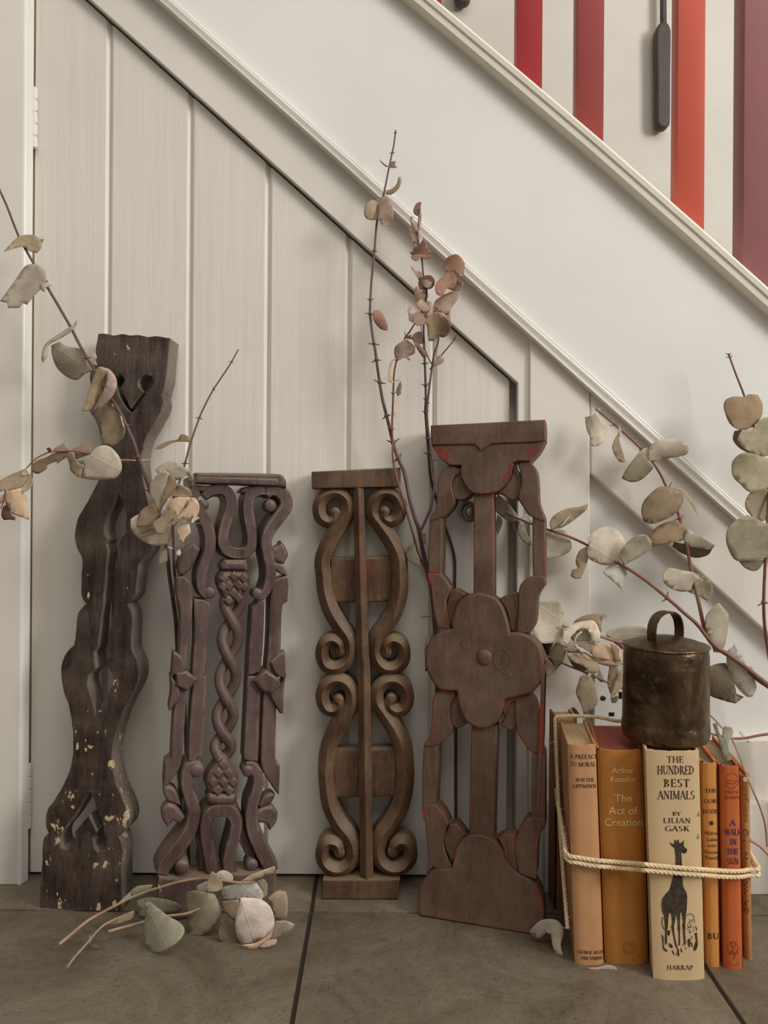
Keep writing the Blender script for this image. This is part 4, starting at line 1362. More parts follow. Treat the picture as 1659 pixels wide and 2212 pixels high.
for ln, wd in (([(300, 290), (278, 400), (285, 520), (330, 640), (400, 700)], 1.6), ([(330, 300), (360, 400), (370, 600)], 0.9),
               ([(1040, 250), (1060, 205), (1130, 190), (1200, 230), (1245, 290), (1225, 350), (1180, 390), (1130, 430), (1110, 350)], 1.1),
               ([(1180, 390), (1260, 380), (1260, 450), (1190, 470)], 0.9), ([(1070, 430), (1110, 480), (1160, 560), (1100, 600), (1060, 570), (1040, 500)], 1.1),
               ([(1000, 640), (1060, 610), (1150, 600)], 1.1), ([(1270, 560), (1310, 620), (1315, 690)], 1.8), ([(1040, 680), (1100, 670), (1130, 720)], 1.1),
               ([(1200, 580), (1240, 640), (1210, 740)], 0.9), ([(1150, 850), (1190, 900), (1130, 960)], 1.0), ([(1020, 1000), (1060, 1080), (1080, 1200)], 1.1),
               ([(890, 1080), (920, 1150)], 0.9), ([(640, 1440), (700, 1400), (720, 1350)], 1.2)):
    gz += lines(T_(ln), wd)
gz += fill(T_([(1095, 730), (1130, 715), (1145, 745), (1115, 772), (1090, 755)]))
bC.print('giraffe_drawing', gz, plain('mottled_ink', rgb(66, 55, 42), 0.7, 0.3, 0.55, 260, 0))
marks = [(1509, 1757), (1508, 1806)]
sm_ = []
for cx, cy in marks:
    sm_ += fill([(cx - 3, cy + 5), (cx - 1, cy), (cx, cy - 6), (cx + 1.5, cy), (cx + 4, cy + 5), (cx, cy + 7)])
bC.print('smudge', sm_, ink('faint_ink', rgb(150, 130, 100)))
pr = bD.line('THE', 1522, 1549, 1712.5, 9, 1.0) + bD.line('GOBI', 1520.5, 1552, 1735, 9, 1.0) + bD.line('DESERT', 1518, 1556, 1757, 9, 0.95, gap=.02)
bD.print('title_lettering', pr, INK)
pr = bD.line('Mildred', 1521, 1553, 1804, 9, 1, 'font') + bD.line('Cable', 1525, 1550, 1817, 7.5, 1, 'font') + bD.line('with', 1528, 1547, 1830, 7, 1, 'font')
pr += bD.line('Francesca', 1522, 1556, 1844, 7.5, 1, 'font') + bD.line('French', 1523, 1553, 1857, 9, 1, 'font')
bD.print('author_lettering', pr, INK)
pr = bD.line('BU', 1528, 1553, 2029, 13, 1.15)
bD.print('publisher_lettering', pr, INK)
pr = ring_polys(1537, 1778, 3.6, 3.6, 2.6) + [p for a in range(8) for p in [stroke_quad(1537, 1778, 1537 + 5.5 * math.cos(a * .785), 1778 + 5.5 * math.sin(a * .785), 1.6)]]
bD.print('ornament', pr, INK)
pr = bE.line('A', 1577, 1589, 1783.5, 13, 1.3) + bE.line('WALK', 1566, 1602, 1804, 13.5, 1.3, gap=.0) + bE.line('IN', 1577, 1592, 1825, 13, 1.4)
pr += bE.line('THE', 1570, 1595.5, 1846, 13, 1.4) + bE.line('SUN', 1571, 1596, 1867.5, 14, 1.35)
bE.print('blue_lettering', pr, INK_B)
S_ = lambda pts: Z('s', pts)
pr = bE.line('Harry', 1567, 1595, 1714, 9, 1, 'font') + bE.line('Brown', 1566, 1597, 1726, 9.5, 1, 'font')
bE.print('author_lettering', pr, INK_R)
pr = lines(S_([(400, 840), (340, 760), (380, 660), (480, 580), (580, 555), (690, 570), (760, 640), (800, 760)]), 1.0)
pr += lines(S_([(345, 760), (370, 840), (440, 850), (520, 860), (620, 840)]), 0.9)
pr += lines(S_([(340, 930), (420, 960), (560, 970), (700, 950), (800, 900), (870, 790)]), 1.3)
pr += lines(S_([(345, 960), (370, 1060), (460, 1120), (560, 1180), (630, 1170), (680, 1110), (790, 1040), (830, 930)]), 1.2)
pr += lines(S_([(690, 900), (740, 860), (790, 830)]), 1.6)
bE.print('head_emblem', pr, INK_R)
pr = ring_polys(1583, 2048, 12, 14, 1.1, 20, 330) + ring_polys(1585, 2040, 5, 6, 1.3) + ring_polys(1588, 2056, 8, 7, 1.2, 0, 280) + ring_polys(1586, 2078, 11, 8, 1.2, 10, 200)
pr += lines([(1575, 2062), (1582, 2052), (1590, 2060), (1596, 2046)], 1.2) + lines([(1578, 2035), (1588, 2068), (1584, 2074)], 1.2)
bE.print('foot_emblem', pr, INK_R)
pr = bF.vline('HUMPHREYS & FRANCIS', 1612, 1777, 1690, 6, 1.1)
L_ = lambda pts: Z('l', pts)
bF.print('author_lettering', pr, INK_O)
pr = lines(L_([(150, 160), (200, 125), (260, 150), (275, 200), (250, 260), (210, 250)]), 2.2) + lines(L_([(130, 370), (190, 375), (300, 375)]), 2.0)
pr += lines(L_([(180, 640), (260, 660), (190, 760), (270, 780), (190, 860), (260, 900)]), 2.0)
pr += lines(L_([(150, 1300), (260, 1330), (160, 1400), (270, 1430), (160, 1490), (260, 1520), (160, 1590), (250, 1640)]), 2.2)
pr += lines(L_([(160, 1700), (270, 1740), (170, 1780), (240, 1830), (160, 1880)]), 2.2) + ring_polys(*Z('l', [(225, 1970)])[0], 7, 5.5, 2.2, -200, 120)
bF.print('worn_lettering', pr, INK_O)

# ---- the slim book standing behind the row, cover to the room
bk = thing('book', 'slim brown book standing upright behind the row, its corner showing at left', 'book',
           P(1260, 1800, 0.9).to_2d().to_3d(), 'old books tied with twine')
m_back = cloth('brown_cloth', rgb(150, 98, 58), 0.6)
x0, x1 = P(1197, 1530, 0.884).x, P(1243, 1530, 0.884).x
zt = P(1200, 1531, 0.91).z
cv = MB()
cv.box(x0, x0 + 0.0026, 0.876, 0.9095, 0, zt, 0.0005)
cv.box(x1 - 0.0026, x1, 0.876, 0.9095, 0, zt, 0.0005)
cv.box(x0, x1, 0.876, 0.8782, 0, zt - 0.006, 0.0005)
cv.build('cover', m_back, bk)
MB().box(x0 + 0.0026, x1 - 0.0026, 0.8784, 0.908, 0.002, zt - 0.003).build('page_block', PG_TAN, bk, True)

# ---- twine round the bundle
def resample(path, step):
    out = [path[0].copy()]
    acc = 0.0
    for a, b in zip(path, path[1:]):
        d = (b - a).length
        while acc + d >= step:
            t = (step - acc) / d
            a = a + (b - a) * t
            d = (b - a).length
            acc = 0.0
            out.append(a.copy())
        acc += d
    return out


def rope(mb, path, r, pitch=6.5, fuzz=0.0):
    pts = resample(smooth([tuple(p) for p in path], 14, False, 170), r * 0.55)
    t0 = (pts[1] - pts[0]).normalized()
    nrm = t0.orthogonal().normalized()
    frames = []
    for i, p in enumerate(pts):
        t = (pts[min(i + 1, len(pts) - 1)] - pts[max(i - 1, 0)]).normalized()
        nrm = (nrm - t * nrm.dot(t)).normalized()
        frames.append((p, nrm.copy(), t.cross(nrm)))
    for s in range(3):
        hel = []
        d = 0.0
        for i, (p, n_, b_) in enumerate(frames):
            a = 2 * math.pi * (i * 0.55 / pitch + s / 3)
            hel.append(p + (n_ * math.cos(a) + b_ * math.sin(a)) * r * 0.50)
        mb.tube(hel, r * 0.60, 6)
    if fuzz:
        for i in range(0, len(frames), 9):
            if rnd.random() < fuzz:
                p, n_, b_ = frames[i]
                a = rnd.uniform(0, 6.28)
                d = n_ * math.cos(a) + b_ * math.sin(a)
                t = Vector((rnd.uniform(-1, 1), rnd.uniform(-1, 1), rnd.uniform(-1, 1))) * r
                mb.tube([p + d * r * 0.8, p + d * r * 1.6 + t, p + d * r * rnd.uniform(1.6, 2.6) + t * 2.2], [0.00018, 0.00015, 0.0001], 4)


M_twine = plain('natural_twine', rgb(226, 204, 164), 0.8, 0.2, 0.16, 220, 0.5)
tw = thing('twine', 'pale natural twine wound double round the bundle of old books', 'twine', on_floor(1420, 2080))
R = 0.0021
lift = R * 2.6


def sp_at(px, py):
    for b in (bA, bB, bC, bD, bE, bF):
        q = P(px, py, b.Y)
        if b.xl(q.z) <= q.x <= b.xr(q.z): return b.at(px, py, lift)
    return None


for dy, (lx, ly) in ((0, (1229, 1848)), (12.5, (1231, 1861))):
    fr = []
    for px, py in ((1246, 1852 + dy * 0.9), (1272, 1856 + dy), (1300, 1859.5 + dy), (1330, 1862 + dy), (1370, 1865 + dy), (1390, 1867 + dy), (1400, 1868 + dy), (1440, 1872 + dy * .95), (1480, 1875.5 + dy * .95),
                   (1512, 1878 + dy * .95), (1540, 1880 + dy), (1580, 1882 + dy), (1604, 1881.5 + dy), (1618, 1879 + dy)):
        q = sp_at(px, py)
        fr.append(q if q else P(px, py, 0.766))
    # pull the span between proud spines straight
    for i in range(len(fr)):
        px = (1246, 1272, 1300, 1330, 1370, 1390, 1400, 1440, 1480, 1512, 1540, 1580, 1604, 1618)[i]
        ymax = {1370: 0.760, 1390: 0.7450, 1400: 0.7445, 1512: 0.7462, 1540: 0.755, 1580: 0.760}.get(px)
        if ymax and fr[i].y > ymax:
            py = YH - 0
            d = Vector((fr[i].x, fr[i].y, fr[i].z - H)) * (ymax / fr[i].y)
            fr[i] = Vector((d.x, d.y, d.z + H))
    zc = fr[0].z
    Lx = bA.xl(zc)
    left = [Vector((bA.xl(zc + .03) + 0.13 * 0.095 - lift - .001, 0.7736 + 0.095, zc + 0.030)), Vector((bA.xl(zc + .016) + 0.13 * 0.05 - lift - .0005, 0.7736 + 0.05, zc + 0.016)), Vector((Lx + 0.13 * 0.02 - lift, 0.793, zc + 0.004)), Vector((Lx - lift, 0.7810, zc + 0.0015)),
            Vector((Lx - lift * 0.85, 0.7755, zc + 0.0005)), Vector((Lx - lift * 0.35, 0.7715, zc))]
    zr = fr[-1].z
    Rx = bF.xr(zr)
    right = [Vector((Rx + lift * 0.5, 0.7795, zr)), Vector((Rx + lift * 1.15, 0.7836, zr + 0.0002)), Vector((Rx + lift + 0.0018, 0.791, zr + 0.0006)), Vector((Rx + lift + 0.004, 0.803, zr + 0.001)), Vector((Rx + lift + 0.0015 + 0.15 * 0.035, 0.82, zr + 0.002)), Vector((Rx + lift + 0.0025 + 0.15 * 0.088, 0.872, zr + 0.004))]
    mb = MB()
    rope(mb, left + fr + right, R, fuzz=0.35)
    mb.build('twine_loop', M_twine, tw)
# strand over the top, down the left cover
zt = bB.h
pth = []
for z, d in ((0.030, 0.012), (0.06, 0.036), (0.10, 0.060), (0.14, 0.074), (0.18, 0.080), (bA.h - 0.006, 0.082)):
    pth.append(Vector((bA.xl(z) + 0.13 * d - lift * 1.1, bA.Y + d, z)))
ty = bA.Y + 0.082
pth += [Vector((bA.xl(bA.h) + 0.0107 - 0.0052, ty, bA.h + lift * 0.75)), Vector((bA.xl(bA.h) + 0.0107 + 0.004, ty, bA.h + lift * 1.0)), Vector((bA.xl(bA.h) + 0.022, ty, bA.h + lift * 1.1)), Vector((bB.xl(bB.h) + 0.02, ty, bA.h + lift * 0.9)),
        Vector((bB.xl(bB.h) + 0.042, ty, bB.h + lift * 1.1)), Vector((bB.xr(bB.h) + 0.004, ty, bB.h + lift * 1.1))]
mb = MB()
rope(mb, pth, R * 0.95, fuzz=0.25)
mb.build('twine_strand', M_twine, tw)

# ---- the old metal bell
def bell_mat():
    m = M('patinated_metal', 0.4, 0.5, 0.85)
    a = m.noise(16, 6, 0.65, None, 0.8)
    b = m.noise(55, 5, 0.6)
    col = m.mix(m.ramp(a, [(0.35, 0.0), (0.65, 1.0)]), rgb(62, 48, 37), rgb(122, 99, 73))
    col = m.mix(m.ramp(b, [(0.55, 0.0), (0.75, 0.7)]), col, rgb(150, 128, 98))
    m.color(col)
    m.rough(m.ramp(a, [(0.3, 0.20), (0.7, 0.46)]))
    m.bump(m.math('ADD', m.math('MULTIPLY', a, 1.2), m.math('MULTIPLY', b, 0.3)), 0.6, 0.004)
    return m.m


M_bell = bell_mat()
zb_ = bC.h + 0.0004
bc = Vector((P(1437, 1610, 0.796).x, 0.796, zb_))
bl = thing('bell', 'old dark metal cow bell with a strap loop, standing on the books', 'bell', bc)
rb = 0.0426
hb = 0.094
TILT = Matrix.Rotation(math.radians(1.2), 4, 'Y')


def bell_shape(prof, squash=0.94):
    vs, fs = [], []
    n = 64
    for r, h in prof:
        for k in range(n):
            a = 2 * math.pi * k / n
            # slightly squared, hand-beaten outline
            rr = r * (1 + 0.012 * math.cos(4 * a + 0.6)) + (0.0007 * noise.noise((math.cos(a) * 3, math.sin(a) * 3, h * 60)) if r > 0.01 else 0)
            p = Vector((rr * math.cos(a), rr * math.sin(a) * squash, h))
            vs.append(bc + p)
    for i in range(len(prof) - 1):
        for k in range(n):
            k2 = (k + 1) % n
            fs.append((i * n + k, i * n + k2, (i + 1) * n + k2, (i + 1) * n + k))
    return vs, fs, n


pb = [(rb - 0.004, 0.008), (rb - 0.0025, 0.0), (rb - 0.0008, 0.0), (rb + 0.0004, 0.004), (rb + 0.0008, 0.010), (rb + 0.0002, 0.0165), (rb - 0.0002, 0.018), (rb, 0.020), (rb, 0.035), (rb, 0.05), (rb - 0.0003, 0.07),
      (rb - 0.0007, 0.085), (rb - 0.0014, 0.091), (rb - 0.0022, 0.0938)]
v_, f_, n_ = bell_shape(pb)
obj('body', v_, f_ , M_bell, bl, angle=0.9)
pc = [(rb - 0.0026, 0.0925), (rb + 0.0002, 0.0932), (rb + 0.0008, 0.0942), (rb + 0.0003, 0.0952), (rb - 0.004, 0.0962), (rb * 0.7, 0.0995), (rb * 0.4, 0.1028), (rb * 0.15, 0.1042), (0.0001, 0.1046)]
v_, f_, n_ = bell_shape(pc)
obj('lid', v_, f_, M_bell, bl, angle=0.9)
# strap loop: flat band bent over, set a little askew
sa = math.radians(33)
ax, ay = Vector((math.cos(sa), math.sin(sa), 0)), Vector((-math.sin(sa), math.cos(sa), 0))
lp_ = [(-0.0175, 0.099), (-0.0185, 0.104), (-0.0188, 0.111), (-0.0172, 0.118), (-0.0135, 0.1235), (-0.0075, 0.1270), (0.000, 0.1282), (0.007, 0.1270), (0.0125, 0.1235), (0.0160, 0.118), (0.0176, 0.111), (0.0178, 0.104), (0.0165, 0.099)]
lp_ = smooth(lp_, 3, False, 170)
vs, fs = [], []
for i, q in enumerate(lp_):
    a = lp_[max(i - 1, 0)]
    b = lp_[min(i + 1, len(lp_) - 1)]
    tn = Vector((b.x - a.x, b.y - a.y)).normalized()
    nn_ = Vector((-tn.y, tn.x))
    for sgn, th in ((-1, 0), (1, 0), (1, 0.0013), (-1, 0.0013)):
        wv = 0.0054 + 0.0005 * noise.noise((i * 0.5, sgn, 0))
        vs.append(bc + ax * (q.x * 1.18 + nn_.x * th) + ay * (sgn * wv) + Vector((0, 0, q.y + nn_.y * th)))
m = len(lp_)
for i in range(m - 1):
    for k in range(4):
        fs.append((i * 4 + k, i * 4 + (k + 1) % 4, (i + 1) * 4 + (k + 1) % 4, (i + 1) * 4 + k))
fs += [(3, 2, 1, 0), tuple((m - 1) * 4 + k for k in range(4))]
obj('strap_loop', vs, fs, M_bell, bl, angle=0.5)
MB().ball(bc + Vector((0, 0, 0.055)), 0.009, 12, (1, 1, 1.3)).tube([bc + Vector((0, 0, 0.06)), bc + Vector((0, 0, 0.1))], 0.002, 8).build('clapper', M_bell, bl)
# ================================================================== DRIED EUCALYPTUS
def leaf_mat(name, c, vein=0.75, trans=0.28, warm=1.0):
    m = M(name, 0.62, 0.3)
    uv = m.node('ShaderNodeUVMap')
    sep = m.node('ShaderNodeSeparateXYZ')
    m.link(uv.outputs[0], sep.inputs[0])
    s_, t_ = sep.outputs[0], sep.outputs[1]
    info = m.node('ShaderNodeObjectInfo')
    n1 = m.noise(55, 5, 0.6)
    n2 = m.noise(160, 4, 0.6)
    dk = tuple(x * 0.80 for x in c[:3]) + (1,)
    lt = tuple(min(x * 1.14, 1) for x in c[:3]) + (1,)
    col = m.mix(m.ramp(n1, [(0.32, 0.0), (0.68, 1.0)]), dk, lt)
    col = m.mix(m.ramp(n2, [(0.60, 0.0), (0.78, 0.45)]), col, tuple(x * 0.62 for x in c[:3]) + (1,))
    # midrib and slanting side veins (their own pale relief)
    at = m.math('ABSOLUTE', t_, 0.0)
    rib = m.ramp(at, [(0.0, 1.0), (0.035, 0.0)])
    ph = m.math('SUBTRACT', m.math('MULTIPLY', s_, 7.0), m.math('MULTIPLY', at, 3.2))
    fr = m.math('FRACT', m.math('ADD', ph, m.math('MULTIPLY', n1, 0.5)), 0.0)
    sv = m.ramp(fr, [(0.0, 0.45), (0.09, 0.0), (0.92, 0.0), (1.0, 0.45)])
    vv = m.math('MAXIMUM', rib, sv)
    col = m.mix(m.math('MULTIPLY', vv, 0.45), col, tuple(min(x * 1.35, 1) for x in c[:3]) + (1,))
    hsv = m.node('ShaderNodeHueSaturation')
    m.link(col, hsv.inputs['Color'])
    m.link(m.math('ADD', 0.88, m.math('MULTIPLY', info.outputs['Random'], 0.22)), hsv.inputs['Value'])
    hsv.inputs['Saturation'].default_value = 0.9
    col = hsv.outputs[0]
    m.color(col)
    m.bump(m.math('ADD', m.math('MULTIPLY', vv, 0.7), n1), 0.4, 0.0012)
    tr = m.node('ShaderNodeBsdfTranslucent')
    m.link(col, tr.inputs[0])
    mx = m.node('ShaderNodeMixShader')
    mx.inputs[0].default_value = trans
    m.link(m.b.outputs[0], mx.inputs[1])
    m.link(tr.outputs[0], mx.inputs[2])
    m.link(mx.outputs[0], m.out.inputs[0])
    return m.m


LM = {
    'beige': leaf_mat('leaf_beige', rgb(206, 192, 168)), 'tan': leaf_mat('leaf_tan', rgb(202, 178, 142)), 'cream': leaf_mat('leaf_cream', rgb(236, 220, 194)),
    'white': leaf_mat('leaf_pale', rgb(236, 229, 214)), 'brown': leaf_mat('leaf_brown', rgb(178, 150, 114)), 'olive': leaf_mat('leaf_olive', rgb(184, 170, 138)),
    'dolive': leaf_mat('leaf_dark_olive', rgb(140, 124, 98)), 'green': leaf_mat('leaf_grey_green', rgb(174, 168, 140)), 'dgreen': leaf_mat('leaf_dark_green', rgb(146, 138, 112)),
    'sage': leaf_mat('leaf_sage', rgb(212, 202, 172)), 'blush': leaf_mat('leaf_blush', rgb(244, 224, 208)),
    'peach': leaf_mat('leaf_peach', rgb(240, 206, 168)), 'rust': leaf_mat('leaf_rust', rgb(186, 138, 110)), 'red': leaf_mat('leaf_dark_red', rgb(142, 92, 76)),
    'pink': leaf_mat('leaf_pink', rgb(224, 194, 176)), 'grey': leaf_mat('leaf_grey', rgb(202, 188, 164)), 'mauve': leaf_mat('leaf_mauve', rgb(200, 168, 146)),
    'dark': leaf_mat('leaf_dark', rgb(78, 66, 52))}


def stem_mat(name, c):
    m = M(name, 0.55, 0.35)
    n = m.noise(60, 4, 0.6)
    m.color(m.mix(m.ramp(n, [(0.3, 0.0), (0.7, 1.0)]), tuple(x * 0.75 for x in c[:3]) + (1,), tuple(min(1, x * 1.2) for x in c[:3]) + (1,)))
    m.bump(n, 0.3, 0.0006)
    return m.m


ST = {'purple': stem_mat('purple_stem', rgb(112, 84, 84)), 'brown': stem_mat('brown_stem', rgb(134, 92, 72)), 'pale': stem_mat('pale_stem', rgb(176, 142, 116)), 'dark': stem_mat('dark_stem', rgb(84, 66, 64)),
      'pink': stem_mat('pink_stem', rgb(160, 112, 100))}


def leaf(br, z, pts, mat, Y, tilt=None, cup=None, bend=None, name='leaf'):
    """one leaf: outline in photo pixels starting at its stalk, laid into space at distance Y, curled and tilted"""
    q = [Vector(p) for p in Z(z, pts)]
    out = smooth([tuple(p) for p in q], 3, True, 58)
    base = q[0]
    far = max(q, key=lambda p: (p - base).length)
    axis = far - base
    L = axis.length
    ax_ = axis / L
    nr = Vector((-ax_.y, ax_.x))
    hw = max(abs((p - base).dot(nr)) for p in out) or 1.0
    tl = rnd.uniform(-0.45, 0.45) if tilt is None else tilt[0]
    tw_ = rnd.uniform(-0.30, 0.30) if tilt is None else tilt[1]
    cp = rnd.choice((-1, 1)) * rnd.uniform(0.25, 0.6) if cup is None else cup
    bd = rnd.uniform(-0.3, 0.3) if bend is None else bend
    sc = Y / F
    seed = rnd.uniform(0, 50)

    def pos(p):
        s = (p - base).dot(ax_) / L
        t = (p - base).dot(nr) / hw
        d = tl * s * L * sc + tw_ * t * hw * sc * min(1, 3 * abs(s)) + cp * t * t * hw * sc * 0.8 + bd * s * s * L * sc * 0.7
        d += 0.0011 * noise.noise((p.x * 0.035, p.y * 0.035, seed)) + 0.0006 * noise.noise((p.x * 0.11, p.y * 0.11, seed))
        d = max(-0.022, min(0.022, d))
        return P(p.x, p.y, Y + d), (s, t)

    n = len(out)
    vs2 = [Vector((p.x, p.y)) for p in out]
    lo = Vector((min(p.x for p in vs2), min(p.y for p in vs2)))
    hi = Vector((max(p.x for p in vs2), max(p.y for p in vs2)))
    st_ = max((hi - lo).length / 9.0, 2.2)
    y = lo.y + st_ / 2
    row = 0
    while y < hi.y:
        x = lo.x + st_ * (0.5 if row % 2 else 0.25)
        while x < hi.x:
            vs2.append(Vector((x + rnd.uniform(-.1, .1) * st_, y)))
            x += st_
        y += st_ * 0.87
        row += 1
    try:
        vo, eo, fo, *_ = delaunay_2d_cdt(vs2, [(i, (i + 1) % n) for i in range(n)], [], 1, 1e-4)
    except Exception:
        return None
    W, U = [], []
    for p in vo:
        a, b = pos(p)
        W.append(a)
        U.append(b)
    used = sorted({i for f in fo for i in f})
    mp = {o_: i for i, o_ in enumerate(used)}
    # faces turned to the room
    F_ = []
    for f in fo:
        f = [mp[i] for i in f]
        F_.append(f[::-1])
    W = [W[i] for i in used]
    U = [U[i] for i in used]
    o = obj(name, W, F_, LM[mat], br, uvs=U, angle=1.2)
    sd = o.modifiers.new('thickness', 'SOLIDIFY')
    sd.thickness = 0.00035
    sd.offset = 0
    return o


def stem(br, z, pts, Ys, r0, r1, mat, nodes=(), name='stem'):
    """stalk through photo pixels at distances Ys; nodes = positions (0..1) of leaf scars"""
    q = Z(z, pts)
    if not isinstance(Ys, (list, tuple)): Ys = [Ys] * len(q)
    path = [P(p[0], p[1], y) for p, y in zip(q, Ys)]
    path = smooth([tuple(p) for p in path], 6, False, 170)
    m_ = len(path)
    sc = Ys[0] / F
    rad = [(r0 + (r1 - r0) * i / (m_ - 1)) * sc for i in range(m_)]
    mb = MB().tube(path, rad, 8)
    o = mb.build(name, ST[mat], br)
    for nd in nodes:
        i = min(int(nd * (m_ - 1)), m_ - 2)
        p, t = path[i], (path[i + 1] - path[i]).normalized()
        side = t.cross(Vector((0, 1, 0))).normalized()
        nb = MB().ball(p, rad[i] * 1.55, 8)
        for sg in (-1, 1):
            ln = rnd.uniform(2.2, 4.6) * max(rad[i], 0.0008)
            e = p + side * sg * ln + t * rnd.uniform(-0.5, 0.9) * ln * -1 + Vector((0, rnd.uniform(-.4, .2) * ln, 0))
            nb.tube([p, (p + e) / 2 + Vector((0, 0, -0.0003)), e], [rad[i] * 0.55, rad[i] * 0.5, rad[i] * 0.28], 5)
        nb.build('leaf_scar', ST[mat], o)
    return o


GRP = 'dried eucalyptus branches among the carvings'

# ---- long branch across the leftmost board
b1 = thing('eucalyptus_branch', 'long dried eucalyptus branch slanting across the leftmost dark board', 'branch', P(380, 1330, 0.925), GRP)
stem(b1, 'A', [(-60, -110), (0, 30), (40, 120), (105, 285), (190, 440), (260, 560), (385, 775), (450, 900), (520, 1020), (600, 1160), (665, 1260), (740, 1420), (775, 1530), (830, 1680), (880, 1800), (925, 2010), (940, 2160), (960, 2290)],
     [.885, .885, .882, .88, .877, .874, .87, .868, .866, .864, .862, .86, .863, .868, .872, .882, .902, .915], 2.2, 4.6, 'purple', (.29, .45, .62, .70, .78))
stem(b1, 'p', [(373, 1290), (380, 1345), (385, 1450), (388, 1600), (390, 1880)], [.915, .921, .925, .925, .925], 4.6, 4.6, 'dark', (), 'stem')
leaf(b1, 'A', [(105, 285), (150, 275), (195, 278), (225, 305), (230, 345), (205, 378), (160, 365), (130, 342), (80, 352), (20, 370), (65, 320)], 'tan', .876)
leaf(b1, 'A', [(175, 320), (215, 300), (248, 298), (225, 330), (190, 340)], 'beige', .882)
leaf(b1, 'A', [(255, 540), (250, 480), (210, 442), (165, 440), (135, 455), (90, 520), (0, 645), (40, 655), (45, 682), (105, 682), (125, 655), (150, 665), (185, 620), (215, 590)], 'beige', .868, (.1, .2), .35)
leaf(b1, 'A', [(230, 548), (270, 545), (288, 560), (255, 570), (248, 595), (228, 582)], 'pink', .866)
leaf(b1, 'A', [(400, 785), (430, 745), (425, 775), (395, 815), (340, 850), (270, 890), (262, 950), (240, 985), (230, 970), (240, 905), (270, 865), (330, 825), (380, 790)], 'beige', .866, (.1, -.3), .4)
leaf(b1, 'A', [(515, 1030), (480, 970), (490, 920), (430, 905), (370, 895), (330, 868), (285, 890), (290, 950), (320, 1020), (380, 1070), (430, 1082), (470, 1050)], 'grey', .870, (.2, -.3), .4)
leaf(b1, 'A', [(515, 1000), (512, 950), (528, 932), (538, 955), (532, 975), (540, 1000)], 'cream', .862)
leaf(b1, 'A', [(505, 1020), (540, 1030), (530, 1090), (505, 1112), (500, 1070)], 'dolive', .872)
leaf(b1, 'A', [(540, 1012), (562, 1010), (610, 1025), (645, 1070), (648, 1120), (620, 1180), (560, 1240), (510, 1258), (545, 1200), (588, 1110), (594, 1035)], 'pink', .858, (0, .5), .3)
leaf(b1, 'A', [(540, 1015), (592, 1030), (584, 1110), (545, 1200), (500, 1250), (455, 1258), (500, 1120)], 'brown', .8565, (0, -.5), .2)
leaf(b1, 'A', [(660, 1255), (610, 1222), (570, 1225), (525, 1270), (560, 1350), (565, 1440), (620, 1455), (680, 1410), (697, 1360), (680, 1300)], 'tan', .864, (.1, .15), .3)
leaf(b1, 'A', [(655, 1258), (672, 1275), (697, 1360), (682, 1335)], 'cream', .862)
# side spray to the left
stem(b1, 'G', [(1740, 445), (1640, 440), (1550, 437), (1400, 420), (1150, 355), (1000, 325), (880, 318), (700, 322), (620, 340), (500, 395), (420, 455), (350, 530), (250, 640), (90, 800), (40, 980), (10, 1060)],
     [.858, .856, .854, .850, .847, .847, .847, .847, .847, .847, .847, .847, .845, .845, .845, .845], 2.6, 1.2, 'pink', (.5,))
leaf(b1, 'A', [(780, 1530), (800, 1522), (845, 1524), (815, 1540)], 'cream', .856)
leaf(b1, 'G', [(680, 310), (730, 260), (800, 230), (858, 165), (842, 220), (880, 300), (800, 322), (700, 325)], 'grey', .851)
leaf(b1, 'G', [(880, 320), (780, 330), (700, 340), (600, 400), (500, 430), (420, 490), (400, 580), (490, 615), (600, 545), (610, 500), (720, 455), (740, 485), (790, 440), (860, 395)], 'brown', .848, (.1, .3), .3)
leaf(b1, 'G', [(1150, 350), (1165, 300), (1130, 240), (1090, 230), (1000, 270), (920, 300), (930, 330), (960, 345), (965, 430), (1080, 390)], 'brown', .849, (.1, .3), .3)
leaf(b1, 'G', [(940, 335), (980, 450), (1010, 495), (1070, 490), (1082, 530), (1050, 560), (1050, 600), (1020, 665), (950, 620), (900, 560), (890, 480), (860, 400), (880, 335)], 'brown', .842, (0, .4), .2)
leaf(b1, 'G', [(1150, 370), (1200, 300), (1300, 250), (1380, 255), (1450, 300), (1530, 400), (1560, 500), (1550, 580), (1490, 660), (1400, 680), (1200, 690), (1030, 665), (1056, 560), (1050, 500), (985, 450), (1080, 400)], 'cream', .8395, (.05, .1), .25, .1)
leaf(b1, 'G', [(620, 335), (592, 288), (640, 275), (660, 310)], 'red', .844)
leaf(b1, 'G', [(590, 365), (612, 375), (580, 415), (565, 395)], 'cream', .845)
leaf(b1, 'G', [(340, 625), (395, 620), (418, 700), (400, 780), (350, 830), (300, 850), (270, 790), (330, 740)], 'tan', .846)
leaf(b1, 'G', [(300, 560), (100, 640), (0, 705), (-60, 760), (-40, 840), (120, 830), (230, 800), (300, 770), (345, 690), (345, 630), (290, 630)], 'tan', .842, (.1, .3), .4)
leaf(b1, 'G', [(335, 545), (350, 570), (390, 620), (350, 625), (278, 640), (270, 565)], 'peach', .840)
leaf(b1, 'G', [(-40, 920), (90, 860), (85, 950), (40, 985), (-30, 995)], 'peach', .843)
leaf(b1, 'G', [(60, 1010), (110, 1080), (150, 1140), (200, 1170), (195, 1210), (130, 1200), (50, 1205), (20, 1150), (30, 1060)], 'red', .842)
leaf(b1, 'G', [(70, 960), (100, 990), (125, 1050), (120, 1090), (80, 1040)], 'red', .838)
leaf(b1, 'G', [(120, 830), (260, 800), (340, 920), (350, 1040), (375, 1205), (280, 1170), (160, 1130), (110, 1110), (125, 1050), (80, 950), (80, 890)], 'peach', .836, (.1, -.2), .3)

